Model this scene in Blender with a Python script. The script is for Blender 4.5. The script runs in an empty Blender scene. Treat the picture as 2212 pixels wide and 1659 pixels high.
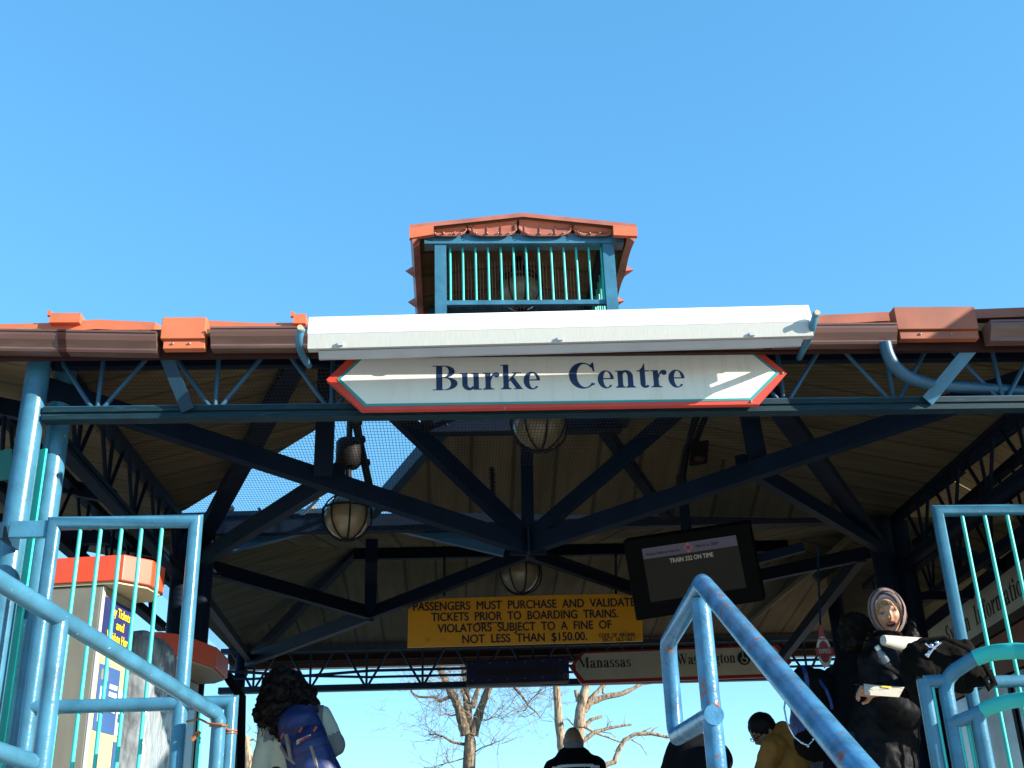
import bpy, bmesh, math, random
from math import sin, cos, tan, pi, radians
from mathutils import Vector, Matrix

random.seed(7)
SC = bpy.context.scene
COL = SC.collection
V = Vector

# ------------------------------------------------------------------ camera
PITCH, YAW, ROLL, FPX = radians(23.5), radians(3.5), radians(2.0), 2428.0
CAM = V((0, 0, .25))
FWD = V((sin(YAW)*cos(PITCH), cos(YAW)*cos(PITCH), sin(PITCH)))
_r0 = V((cos(YAW), -sin(YAW), 0)); _u0 = _r0.cross(FWD)
RGT = cos(ROLL)*_r0 - sin(ROLL)*_u0
UPV = cos(ROLL)*_u0 + sin(ROLL)*_r0
cam_data = bpy.data.cameras.new('camera'); cam = bpy.data.objects.new('camera', cam_data); COL.objects.link(cam)
cam_data.sensor_width = 36; cam_data.lens = FPX/2212*36; cam_data.clip_start = .05; cam_data.clip_end = 3000
m3 = Matrix((RGT, UPV, -FWD)).transposed()
cam.matrix_world = Matrix.Translation(CAM) @ m3.to_4x4()
SC.camera = cam

# ------------------------------------------------------------------ sky, sun, exposure
SUN_EL, SUN_AZ = radians(20), radians(64)           # azimuth measured to the right of straight behind the camera
SUN_TO = V((sin(SUN_AZ)*cos(SUN_EL), -cos(SUN_AZ)*cos(SUN_EL), sin(SUN_EL)))
w = bpy.data.worlds.new('World'); SC.world = w; w.use_nodes = True
nt = w.node_tree; bg = nt.nodes['Background']
sky = nt.nodes.new('ShaderNodeTexSky'); sky.sky_type = 'NISHITA'; sky.sun_disc = False
sky.sun_elevation = SUN_EL; sky.sun_rotation = math.atan2(SUN_TO.x, SUN_TO.y)
sky.air_density = 1.0; sky.dust_density = .15; sky.ozone_density = 2.2; sky.altitude = 100
hs = nt.nodes.new('ShaderNodeHueSaturation'); hs.inputs['Saturation'].default_value = 1.27; hs.inputs['Hue'].default_value = .490
nt.links.new(sky.outputs[0], hs.inputs['Color']); gm = nt.nodes.new('ShaderNodeGamma'); gm.inputs[1].default_value = .55
ml = nt.nodes.new('ShaderNodeMix'); ml.data_type = 'RGBA'; ml.blend_type = 'MULTIPLY'; ml.inputs[0].default_value = 1; ml.inputs[7].default_value = (.80, 1.27, 1.66, 1)
nt.links.new(hs.outputs[0], gm.inputs[0]); nt.links.new(gm.outputs[0], ml.inputs[6]); nt.links.new(ml.outputs[2], bg.inputs[0])
bg.inputs[1].default_value = .15
sl = bpy.data.lights.new('sun', 'SUN'); sl.energy = 4.8; sl.angle = radians(.53); sl.color = (1, .93, .82)
so = bpy.data.objects.new('sun', sl); COL.objects.link(so); so.rotation_euler = SUN_TO.to_track_quat('Z', 'Y').to_euler()
so.location = (6, -8, 9)
SC.view_settings.view_transform = 'Standard'; SC.view_settings.look = 'None'
SC.view_settings.exposure = 1.25; SC.view_settings.gamma = 1.0
SC.render.engine = 'CYCLES'
SC.cycles.max_bounces = 6; SC.cycles.transparent_max_bounces = 12; SC.cycles.caustics_reflective = False; SC.cycles.caustics_refractive = False

# a point of the place: the spot of the photograph (2212 x 1659) at depth y, at height z, or on a plane
def ray(px, py): return FWD*FPX + RGT*(px-1106) + UPV*(829.5-py)
def D(px, py, Y): v = ray(px, py); return CAM + v*(Y/v.y)
def DZ(px, py, Z): v = ray(px, py); return CAM + v*((Z-CAM.z)/v.z)
def DP(px, py, a, n): v = ray(px, py); return CAM + v*((V(a)-CAM).dot(n)/v.dot(n))

# ------------------------------------------------------------------ materials
def mat(name, col, rough=.5, metal=0., var=.12, scale=6., bump=0., bscale=40., spec=.5, col2=None, coat=0., streak=None):
    m = bpy.data.materials.new(name); m.use_nodes = True; t = m.node_tree; b = t.nodes['Principled BSDF']
    b.inputs['Roughness'].default_value = rough; b.inputs['Metallic'].default_value = metal
    b.inputs['Specular IOR Level'].default_value = spec
    if coat: b.inputs['Coat Weight'].default_value = coat; b.inputs['Coat Roughness'].default_value = .15
    tc = t.nodes.new('ShaderNodeTexCoord')
    n = t.nodes.new('ShaderNodeTexNoise'); n.inputs['Scale'].default_value = scale; n.inputs['Detail'].default_value = 6
    if streak:
        mp = t.nodes.new('ShaderNodeMapping'); mp.inputs['Scale'].default_value = streak
        t.links.new(tc.outputs['Object'], mp.inputs[0]); t.links.new(mp.outputs[0], n.inputs['Vector'])
    else: t.links.new(tc.outputs['Object'], n.inputs['Vector'])
    r = t.nodes.new('ShaderNodeValToRGB'); e = r.color_ramp.elements
    c2 = col2 or [c*(1-var*1.6) for c in col]
    e[0].position = .3; e[0].color = (*c2, 1); e[1].position = .7; e[1].color = (*[min(1, c*(1+var*.5)) for c in col], 1)
    t.links.new(n.outputs['Fac'], r.inputs[0]); t.links.new(r.outputs[0], b.inputs['Base Color'])
    if bump:
        n2 = t.nodes.new('ShaderNodeTexNoise'); n2.inputs['Scale'].default_value = bscale; n2.inputs['Detail'].default_value = 4
        t.links.new(tc.outputs['Object'], n2.inputs['Vector'])
        bp = t.nodes.new('ShaderNodeBump'); bp.inputs['Strength'].default_value = bump; bp.inputs['Distance'].default_value = .01
        t.links.new(n2.outputs['Fac'], bp.inputs['Height']); t.links.new(bp.outputs[0], b.inputs['Normal'])
    return m

def mask_over(m, col, scale, lo, hi, rough=.85, detail=8, stretch=None):
    """chips, rust or dirt with a shape of its own over a material"""
    t = m.node_tree; b = t.nodes['Principled BSDF']
    tc = t.nodes.new('ShaderNodeTexCoord'); n = t.nodes.new('ShaderNodeTexNoise')
    n.inputs['Scale'].default_value = scale; n.inputs['Detail'].default_value = detail; n.inputs['Roughness'].default_value = .6
    mp = t.nodes.new('ShaderNodeMapping'); mp.inputs['Location'].default_value = (3.3, 1.7, 5.1)
    if stretch: mp.inputs['Scale'].default_value = stretch
    t.links.new(tc.outputs['Object'], mp.inputs[0]); t.links.new(mp.outputs[0], n.inputs['Vector'])
    r = t.nodes.new('ShaderNodeValToRGB'); r.color_ramp.elements[0].position = lo; r.color_ramp.elements[1].position = hi
    t.links.new(n.outputs['Fac'], r.inputs[0])
    mx = t.nodes.new('ShaderNodeMix'); mx.data_type = 'RGBA'
    old = b.inputs['Base Color'].links[0].from_socket
    t.links.new(old, mx.inputs[6]); mx.inputs[7].default_value = (*col, 1); t.links.new(r.outputs[0], mx.inputs[0])
    t.links.new(mx.outputs[2], b.inputs['Base Color'])
    m2 = t.nodes.new('ShaderNodeMix'); m2.inputs[2].default_value = b.inputs['Roughness'].default_value; m2.inputs[3].default_value = rough
    t.links.new(r.outputs[0], m2.inputs[0]); t.links.new(m2.outputs[0], b.inputs['Roughness'])
    return m

def ribbed(m, axis, pitch, depth=.35, width=.12):
    """dark standing seams every <pitch> metres along an object axis"""
    t = m.node_tree; b = t.nodes['Principled BSDF']
    tc = t.nodes.new('ShaderNodeTexCoord'); sx = t.nodes.new('ShaderNodeSeparateXYZ'); t.links.new(tc.outputs['Object'], sx.inputs[0])
    d = t.nodes.new('ShaderNodeMath'); d.operation = 'DIVIDE'; d.inputs[1].default_value = pitch; t.links.new(sx.outputs[axis], d.inputs[0])
    f = t.nodes.new('ShaderNodeMath'); f.operation = 'FRACT'; t.links.new(d.outputs[0], f.inputs[0])
    r = t.nodes.new('ShaderNodeValToRGB'); e = r.color_ramp.elements
    e[0].position = 0; e[0].color = (1, 1, 1, 1); e[1].position = 1; e[1].color = (1, 1, 1, 1)
    for p, c in ((.44, 1), (.47, depth), (.53, depth), (.56, 1), (.2, .9), (.22, 1), (.78, 1), (.8, .9)):
        k = e.new(p); k.color = (c, c, c, 1)
    t.links.new(f.outputs[0], r.inputs[0])
    mx = t.nodes.new('ShaderNodeMix'); mx.data_type = 'RGBA'; mx.blend_type = 'MULTIPLY'; mx.inputs[0].default_value = 1
    old = b.inputs['Base Color'].links[0].from_socket
    t.links.new(old, mx.inputs[6]); t.links.new(r.outputs[0], mx.inputs[7]); t.links.new(mx.outputs[2], b.inputs['Base Color'])
    bp = t.nodes.new('ShaderNodeBump'); bp.inputs['Distance'].default_value = .02; bp.inputs['Strength'].default_value = .8
    t.links.new(r.outputs[0], bp.inputs['Height']); t.links.new(bp.outputs[0], b.inputs['Normal'])
    return m

def emit(name, col, s):
    m = bpy.data.materials.new(name); m.use_nodes = True; b = m.node_tree.nodes['Principled BSDF']
    b.inputs['Base Color'].default_value = (.01, .01, .01, 1); b.inputs['Emission Color'].default_value = (*col, 1); b.inputs['Emission Strength'].default_value = s
    b.inputs['Roughness'].default_value = .4; b.inputs['Specular IOR Level'].default_value = .1
    return m

M = {}
M['blue'] = mask_over(mat('blue_paint', (.050, .182, .275), .27, var=.2, scale=9, bump=.12, bscale=60, spec=.5), (.55, .68, .7), 55, .70, .74, .6)
M['worn'] = mask_over(mask_over(mat('worn_blue_paint', (.060, .215, .37), .27, var=.3, scale=14, bump=.2, bscale=70), (.21, .085, .07), 21, .605, .63, .9, 11), (.03, .06, .10), 60, .67, .70, .8)
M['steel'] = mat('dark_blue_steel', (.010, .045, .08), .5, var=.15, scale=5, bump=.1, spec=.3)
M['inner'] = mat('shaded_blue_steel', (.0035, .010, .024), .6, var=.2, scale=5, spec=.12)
M['chord'] = mask_over(mat('channel_steel', (.006, .028, .04), .6, spec=.2, var=.2, scale=8, streak=(2, 20, 20)), (.03, .075, .085), 9, .55, .75, .6, stretch=(1, 9, 9))  # base darkened to carry the shadow on the front chord
M['rod'] = mat('truss_blue', (.022, .09, .16), .42, var=.15, scale=9)  # pipe blue darkened; shade on front truss and downspout is in the colour
M['teal'] = mat('teal_paint', (.04, .56, .47), .38, var=.1, scale=8)
M['tealdk'] = mat('dark_teal_plate', (.012, .17, .15), .5, var=.1)
M['sleeve'] = mat('teal_vinyl_sleeve', (.03, .48, .42), .55, var=.08, scale=5, bump=.15, bscale=120)
M['orange'] = mask_over(mat('terracotta_metal', (.62, .16, .065), .42, var=.14, scale=4), (.38, .11, .05), 5, .5, .75, .6, stretch=(1, 1, 3))
M['orange2'] = mat('shade_toned_terracotta_metal', (.36, .095, .04), .5, var=.22, scale=5)  # darker terracotta; the shade on the right fascia is put into it
M['rosy'] = mat('faded_terracotta_metal', (.40, .13, .085), .5, var=.2, scale=7)
M['gutter'] = mask_over(mat('brown_gutter', (.13, .062, .046), .34, var=.1, scale=4, spec=.6), (.20, .12, .09), 6, .5, .8, .5, stretch=(.4, 3, 3))
M['soffit'] = mat('brown_soffit', (.04, .014, .010), .6, spec=.2)
M['deckX'] = ribbed(mat('tan_roof_deck', (.205, .145, .072), .85, var=.22, scale=2.2, streak=(3, .5, 1), spec=.1), 0, .30, .5)
M['deckY'] = ribbed(mat('tan_roof_deck_side', (.205, .147, .072), .85, var=.22, scale=2.2, streak=(.5, 3, 1), spec=.1), 1, .30, .6)
M['pale'] = ribbed(mat('pale_roof_deck', (.24, .185, .10), .85, var=.2, scale=2, spec=.1), 1, .30, .7)
M['galv'] = mask_over(mat('galvanised_sheet', (.30, .34, .36), .55, .3, var=.2, scale=6), (.12, .10, .08), 12, .6, .75, .9)
M['white'] = mask_over(mat('white_housing', (.80, .80, .78), .5, var=.05, scale=3, streak=(1, 6, 6)), (.35, .34, .31), 34, .70, .74, .7)
M['diff'] = mat('ribbed_diffuser', (.50, .49, .44), .4, var=.1, scale=20, streak=(30, 1, 1))
M['diff2'] = mat('grey_lens', (.42, .43, .45), .35, var=.06)
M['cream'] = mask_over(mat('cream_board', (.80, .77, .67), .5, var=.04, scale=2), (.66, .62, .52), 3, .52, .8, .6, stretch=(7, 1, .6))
M['cream2'] = mat('dull_cream_board', (.55, .50, .38), .6, var=.1, scale=3)  # duller, darker cream than the front board
M['red'] = mat('red_border', (.62, .055, .03), .45, var=.08)
M['dkred'] = mat('dark_red_border', (.30, .02, .02), .5, var=.1)
M['tealb'] = mat('teal_line', (.01, .30, .30), .5, var=.05)
M['navy'] = mat('navy_letters', (.007, .034, .11), .5, var=.05)
M['black'] = mat('black_letters', (.008, .009, .014), .6, var=.05)
M['yellow'] = mask_over(mat('amber_notice', (.98, .40, .006), .5, var=.05, scale=3), (.5, .16, .004), 9, .6, .8, .6)
M['globe'] = mat('milky_globe', (.24, .185, .10), .25, var=.2, scale=4, spec=.6)
M['iron'] = mat('dark_iron', (.008, .006, .006), .6, var=.2, spec=.2)
M['rust'] = mat('rusty_wire', (.35, .12, .04), .8, var=.3, scale=30)
M['plastic'] = mat('black_plastic', (.004, .004, .004), .6, var=.1, spec=.07)
M['inox'] = mask_over(mat('brushed_steel', (.34, .295, .215), .42, .35, var=.1, scale=6, streak=(3, 3, .4)), (.22, .20, .16), 3, .5, .8, .5)
M['inox2'] = mat('polished_edge', (.75, .73, .70), .3, .4, var=.05)
M['tan'] = mat('cream_panel', (.50, .41, .235), .5, var=.06)
M['mred'] = mat('signal_red', (.78, .085, .03), .38, var=.06)
M['sticker'] = mat('navy_sticker', (.022, .03, .12), .4, var=.05)
M['blueP'] = mat('blue_panel', (.045, .11, .27), .45, var=.08)
M['yel'] = mat('yellow_letters', (.9, .62, .02), .5, var=.02)
M['wrap'] = mat('grey_plastic_wrap', (.33, .37, .39), .25, var=.3, scale=9, bump=.9, bscale=14, streak=(6, 6, 1))
M['glassy'] = mat('sky_toned_pane', (.16, .20, .25), .08, var=.25, scale=2.5, spec=.8)  # grey-blue of reflected sky is put into the base colour
M['concrete'] = mat('concrete', (.50, .47, .42), .9, var=.15, scale=3, bump=.3)
M['grassy'] = mat('pale_gravel', (.36, .33, .27), .95, var=.3, scale=1.5, bump=.5)
M['brick'] = mat('red_brown_panel', (.26, .07, .03), .7, var=.15)
M['greenw'] = mat('grey_wall', (.16, .16, .15), .8, var=.2)
M['bark'] = mask_over(mat('pale_bark', (.30, .215, .13), .95, var=.35, scale=6, bump=1, bscale=14, streak=(6, 6, 1)), (.075, .055, .038), 5, .44, .56, .95, stretch=(5, 5, .8))
M['dead'] = mask_over(mat('bleached_wood', (.38, .285, .18), .9, var=.25, scale=5, bump=.8, bscale=12, streak=(5, 5, 1)), (.10, .065, .045), 5, .48, .60, .95, stretch=(4, 4, .8))
M['twig'] = mat('grey_twigs', (.26, .20, .15), .95)
M['skin'] = mat('skin', (.50, .26, .15), .5, var=.12, scale=18, spec=.4)
M['skin2'] = mat('tanned_skin', (.30, .16, .10), .5, var=.12, scale=18)
M['lip'] = mat('lips', (.27, .06, .06), .4, var=.05)
M['mouth'] = mat('mouth_inside', (.03, .008, .008), .5)
M['eye'] = mat('dark_lashes', (.03, .022, .018), .35)
M['hairdk'] = mat('dark_brown_hair', (.006, .0035, .003), .6, var=.4, scale=30, spec=.2)
M['hairbr'] = mat('brown_hair', (.011, .0065, .004), .6, var=.5, scale=40, streak=(1, 1, 4), spec=.15)
M['fringe'] = mat('sandy_hair', (.30, .18, .08), .6, var=.3, scale=40)
M['fleece'] = mat('mint_fleece', (.50, .56, .47), .95, var=.08, scale=10, bump=.4, bscale=90)
M['grey'] = mat('grey_yoke', (.20, .21, .21), .8, var=.1)
M['coat'] = mat('black_cloth', (.005, .005, .0065), .9, var=.2, bump=.5, bscale=20, spec=.08)
M['puffy'] = mat('black_nylon', (.0035, .0038, .005), .55, var=.2, bump=.7, bscale=16, spec=.13)
M['ochre'] = mat('ochre_canvas', (.42, .17, .025), .75, var=.15, scale=8, bump=.7, bscale=12)
M['bag'] = mat('black_canvas', (.006, .005, .0042), .9, var=.3, bump=1., bscale=16, spec=.08)
M['pack'] = mat('blue_nylon', (.007, .024, .135), .5, var=.2, scale=8, bump=.4, bscale=20)
M['packdk'] = mat('navy_nylon', (.008, .012, .07), .55, var=.2, bump=.4, bscale=20)
M['strap'] = mat('grey_webbing', (.22, .19, .17), .8)
M['tab'] = mat('orange_zip_pull', (.55, .10, .03), .6)
M['hoodA'] = mat('mauve_knit', (.24, .165, .155), .9, var=.1, scale=30, bump=.3, bscale=200)
M['hoodB'] = mat('charcoal_knit', (.02, .018, .022), .9, var=.1)
M['pink'] = mask_over(mat('floral_band', (.55, .38, .42), .8, var=.1, scale=30), (.35, .05, .10), 60, .6, .66, .8)
M['paper'] = mask_over(mat('newsprint', (.46, .43, .36), .85, var=.06), (.16, .15, .13), 34, .6, .66, .9, stretch=(.35, 1, 3))
M['chrome'] = mat('chrome', (.75, .75, .78), .12, 1.)
M['denim'] = mat('dark_trousers', (.02, .022, .03), .85)
M['jredd'] = mat('dark_red_sweater', (.10, .012, .014), .85)

def tint_mat():
    m = mat('freckled_skin', (.5, .26, .15), .48, spec=.4); t = m.node_tree; b = t.nodes['Principled BSDF']
    a = t.nodes.new('ShaderNodeAttribute'); a.attribute_name = 'tint'; n = t.nodes.new('ShaderNodeTexNoise'); n.inputs['Scale'].default_value = 160
    r = t.nodes.new('ShaderNodeMapRange'); r.inputs[3].default_value = .82; r.inputs[4].default_value = 1.12; t.links.new(n.outputs['Fac'], r.inputs[0])
    mx = t.nodes.new('ShaderNodeMix'); mx.data_type = 'RGBA'; mx.blend_type = 'MULTIPLY'; mx.inputs[0].default_value = 1
    t.links.new(a.outputs['Color'], mx.inputs[6]); t.links.new(r.outputs[0], mx.inputs[7]); t.links.new(mx.outputs[2], b.inputs['Base Color']); return m
M['face'] = tint_mat()
# bird netting: real threads over a clear weave
def net_mat():
    m = bpy.data.materials.new('bird_netting'); m.use_nodes = True; t = m.node_tree; b = t.nodes['Principled BSDF']
    b.inputs['Base Color'].default_value = (.012, .012, .012, 1); b.inputs['Roughness'].default_value = .8
    tc = t.nodes.new('ShaderNodeTexCoord'); s = t.nodes.new('ShaderNodeSeparateXYZ'); t.links.new(tc.outputs['Object'], s.inputs[0])
    outs = []
    for ax, pit in ((0, .019), (1, .046)):
        a = t.nodes.new('ShaderNodeMath'); a.operation = 'DIVIDE'; a.inputs[1].default_value = pit; t.links.new(s.outputs[ax], a.inputs[0])
        f = t.nodes.new('ShaderNodeMath'); f.operation = 'FRACT'; t.links.new(a.outputs[0], f.inputs[0])
        g = t.nodes.new('ShaderNodeMath'); g.operation = 'LESS_THAN'; g.inputs[1].default_value = .13; t.links.new(f.outputs[0], g.inputs[0]); outs.append(g)
    mx = t.nodes.new('ShaderNodeMath'); mx.operation = 'MAXIMUM'; t.links.new(outs[0].outputs[0], mx.inputs[0]); t.links.new(outs[1].outputs[0], mx.inputs[1])
    t.links.new(mx.outputs[0], b.inputs['Alpha'])
    return m
M['net'] = net_mat()

# ------------------------------------------------------------------ mesh building
class MB:
    def __init__(s): s.v = []; s.f = []; s.mi = []
    def add(s, vs, fs, mi=0):
        o = len(s.v); s.v += [V(p) for p in vs]; s.f += [tuple(i+o for i in f) for f in fs]; s.mi += [mi]*len(fs); return s
    def hexa(s, a, mi=0):  # 8 corners: bottom 4, top 4
        return s.add(a, [(3, 2, 1, 0), (4, 5, 6, 7), (0, 1, 5, 4), (1, 2, 6, 5), (2, 3, 7, 6), (3, 0, 4, 7)], mi)
    def box(s, x0, y0, z0, x1, y1, z1, mi=0):
        return s.hexa([(x0, y0, z0), (x1, y0, z0), (x1, y1, z0), (x0, y1, z0), (x0, y0, z1), (x1, y0, z1), (x1, y1, z1), (x0, y1, z1)], mi)
    def bar(s, p0, p1, w, h, up=(0, 0, 1), mi=0):
        p0, p1 = V(p0), V(p1); d = (p1-p0).normalized(); up = V(up)
        if abs(d.dot(up)) > .98: up = V((0, 1, 0))
        x = d.cross(up).normalized(); z = x.cross(d).normalized(); x *= w/2; z *= h/2
        return s.hexa([p0-x-z, p0+x-z, p1+x-z, p1-x-z, p0-x+z, p0+x+z, p1+x+z, p1-x+z], mi)
    def tube(s, pts, r, n=12, mi=0, caps=True):
        pts = [V(p) for p in pts]; k = len(pts); rs = r if isinstance(r, (list, tuple)) else [r]*k
        ref = None; rings = []
        for i, p in enumerate(pts):
            a = (pts[i]-pts[i-1]).normalized() if i else (pts[1]-pts[0]).normalized()
            b = (pts[i+1]-pts[i]).normalized() if i < k-1 else a
            t = (a+b).normalized() if (a+b).length > 1e-6 else a
            if ref is None: ref = t.orthogonal().normalized()
            else: ref = (ref - t*ref.dot(t)).normalized()
            q = t.cross(ref); sc = 1/max(.5, t.dot(a))
            ring = []
            for j in range(n):
                an = 2*pi*j/n; o = ref*cos(an)+q*sin(an)
                ring.append(p + o*rs[i])
            if sc > 1.01 and i and i < k-1:  # mitre
                md = (b-a); md = md.normalized() if md.length > 1e-6 else md
                ring = [p + (v-p) + md*((v-p).dot(md)*(sc-1)) for v in ring]
            rings.append(ring)
        vs = [v for g in rings for v in g]; fs = []
        for i in range(k-1):
            for j in range(n):
                fs.append((i*n+j, i*n+(j+1) % n, (i+1)*n+(j+1) % n, (i+1)*n+j))
        if caps: fs.append(tuple(reversed(range(n)))); fs.append(tuple((k-1)*n+j for j in range(n)))
        return s.add(vs, fs, mi)
    def prism(s, poly, nrm, th, mi=0, mi_side=None):
        n = V(nrm)*th; k = len(poly); a = [V(p) for p in poly]; b = [p+n for p in a]
        o = len(s.v); s.v += a+b
        s.f.append(tuple(o+i for i in range(k))); s.mi.append(mi)
        s.f.append(tuple(o+k+i for i in reversed(range(k)))); s.mi.append(mi if mi_side is None else mi_side)
        for i in range(k):
            j = (i+1) % k; s.f.append((o+j, o+i, o+k+i, o+k+j)); s.mi.append(mi if mi_side is None else mi_side)
        return s
    def ball(s, c, r, nu=16, nv=10, mi=0, rot=None):
        c = V(c); rx, ry, rz = (r, r, r) if not isinstance(r, (tuple, list)) else r
        vs = [V((0, 0, rz))]; fs = []
        for i in range(1, nv):
            for j in range(nu):
                a = pi*i/nv; b = 2*pi*j/nu; vs.append(V((rx*sin(a)*cos(b), ry*sin(a)*sin(b), rz*cos(a))))
        vs.append(V((0, 0, -rz)))
        for j in range(nu): fs.append((0, 1+j, 1+(j+1) % nu))
        for i in range(nv-2):
            for j in range(nu): fs.append((1+i*nu+j, 1+(i+1)*nu+j, 1+(i+1)*nu+(j+1) % nu, 1+i*nu+(j+1) % nu))
        L = len(vs)-1
        for j in range(nu): fs.append((L, 1+(nv-2)*nu+(j+1) % nu, 1+(nv-2)*nu+j))
        if rot is not None: vs = [rot @ v for v in vs]
        return s.add([c+v for v in vs], fs, mi)
    def cap(s, p0, p1, r0, r1, n=14, mi=0, flat=None):
        """closed tapered capsule; flat=(axis, factor) squashes its section"""
        p0, p1 = V(p0), V(p1); d = p1-p0; L = d.length; d = d/L if L > 1e-6 else V((0, 0, 1))
        pts = []; rs = []
        for i in range(5): a = pi/2*(i/4.); pts.append(p0 - d*r0*cos(a)); rs.append(max(r0*sin(a), r0*.02))
        for i in range(5): a = pi/2*(i/4.); pts.append(p1 + d*r1*sin(a)); rs.append(max(r1*cos(a), r1*.02))
        b = MB().tube(pts, rs, n)
        if flat:
            ax = V(flat[0]).normalized(); 
            for i, v in enumerate(b.v):
                t = max(0, min(1, (v-p0).dot(d)/max(L, 1e-6))); c = p0+(p1-p0)*t
                o = v-c; b.v[i] = c + o - ax*(o.dot(ax)*(1-flat[1]))
        return s.add(b.v, b.f, mi)

def cr(pts, n=4):
    pts = [V(p) for p in pts]; o = []
    for i in range(len(pts)-1):
        a, b, c, d = pts[max(0, i-1)], pts[i], pts[i+1], pts[min(len(pts)-1, i+2)]
        for k in range(n):
            t = k/n; o.append(.5*((2*b)+(c-a)*t+(2*a-5*b+4*c-d)*t*t+(3*b-a-3*c+d)*t**3))
    return o+[pts[-1]]
def link(o): COL.objects.link(o); return o
def label(o, text, cat, group=None, kind=None):
    if text: o['label'] = text
    if cat: o['category'] = cat
    if group: o['group'] = group
    if kind: o['kind'] = kind
    return o
def thing(name, loc, text, cat, group=None):
    e = link(bpy.data.objects.new(name, None)); e.location = V(loc); e.empty_display_size = .2
    return label(e, text, cat, group)
def build(mb, name, mats, parent=None, smooth=False, root=None, bevel=0):
    me = bpy.data.meshes.new(name); off = V((0, 0, 0))
    r = parent
    while r is not None and r.parent is not None: r = r.parent
    if r is not None: off = r.location
    me.from_pydata([tuple(v-off) for v in mb.v], [], mb.f)
    for m in (mats if isinstance(mats, (list, tuple)) else [mats]): me.materials.append(M[m] if isinstance(m, str) else m)
    me.polygons.foreach_set('material_index', mb.mi)
    bm = bmesh.new(); bm.from_mesh(me); bmesh.ops.recalc_face_normals(bm, faces=bm.faces); bm.to_mesh(me); bm.free()
    if smooth:
        me.polygons.foreach_set('use_smooth', [True]*len(me.polygons))
        me.set_sharp_from_angle(angle=radians(40))
    o = link(bpy.data.objects.new(name, me))
    if parent is not None: o.parent = parent
    if bevel:
        b = o.modifiers.new('bevel', 'BEVEL'); b.width = bevel; b.segments = 2; b.limit_method = 'ANGLE'
    return o
def struct(name, mb, mats):
    o = build(mb, name, mats); o['kind'] = 'structure'; return o

def organic(mb, name, mats, parent, voxel=.012, smooth=4, fmat=None, disp=0., dscale=.06, vcol=None):
    """melt overlapping closed pieces into ONE continuous skin"""
    me = bpy.data.meshes.new(name); me.from_pydata([tuple(v) for v in mb.v], [], mb.f)
    o = link(bpy.data.objects.new(name, me))
    bm = bmesh.new(); bm.from_mesh(me); bmesh.ops.recalc_face_normals(bm, faces=bm.faces); bm.to_mesh(me); bm.free()
    r = o.modifiers.new('r', 'REMESH'); r.mode = 'VOXEL'; r.voxel_size = voxel
    if smooth:
        sm = o.modifiers.new('s', 'SMOOTH'); sm.factor = .5; sm.iterations = smooth
    dg = bpy.context.evaluated_depsgraph_get(); dg.update()
    m2 = bpy.data.meshes.new_from_object(o.evaluated_get(dg)); bpy.data.objects.remove(o)
    m2.name = name
    if disp:
        from mathutils import noise
        for v in m2.vertices:
            k = noise.noise(V(v.co)/dscale) + .5*noise.noise(V(v.co)/dscale*2.3)
            v.co = V(v.co) + V(v.normal)*disp*k
    if vcol:
        at = m2.color_attributes.new('tint', 'FLOAT_COLOR', 'POINT'); buf = []
        for v in m2.vertices: buf += [*vcol(v.co), 1.]
        at.data.foreach_set('color', buf)
    root = parent
    while root is not None and root.parent is not None: root = root.parent
    m2.materials.clear()
    for m in (mats if isinstance(mats, (list, tuple)) else [mats]): m2.materials.append(M[m])
    idx = [fmat(p.center) for p in m2.polygons] if fmat else [0]*len(m2.polygons)
    m2.polygons.foreach_set('material_index', idx)
    if root is not None:
        off = root.location.copy()
        for v in m2.vertices: v.co = V(v.co) - off
    m2.polygons.foreach_set('use_smooth', [True]*len(m2.polygons))
    o = link(bpy.data.objects.new(name, m2)); o.parent = parent
    return o

# ------------------------------------------------------------------ lettering
def _ring(cx, cy, rx, ry, ix, iy, c2, a0, a1, n=22, c2y=None):
    A = [radians(a0+(a1-a0)*i/n) for i in range(n+1)]; cy2 = cy if c2y is None else c2y
    return [[(cx+rx*cos(A[i]), cy+ry*sin(A[i])), (cx+rx*cos(A[i+1]), cy+ry*sin(A[i+1])), (c2+ix*cos(A[i+1]), cy2+iy*sin(A[i+1])), (c2+ix*cos(A[i]), cy2+iy*sin(A[i]))] for i in range(n)]
def _R(x0, y0, x1, y1): return [[(x0, y0), (x1, y0), (x1, y1), (x0, y1)]]
def _c(x, y, r): return [[(x+r*cos(2*pi*i/18), y+r*sin(2*pi*i/18)) for i in range(18)]]
def _foot(x0, x1, s0, s1, y=0, d=1):   # bracketed slab serif around a stem s0..s1
    h = 22*d
    return [[(x0, y), (x1, y), (x1, y+h), (s1+22, y+h*1.5), (s1, y+h*3), (s0, y+h*3), (s0-22, y+h*1.5), (x0, y+h)]]
def _n(x=0, last=525): return _ring(x+285, 300, 180, 173, 58, 118, x+270, 0, 150) + _R(x+328, 20, x+465, 312) + _foot(x+272, x+525, x+328, x+465)
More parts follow.
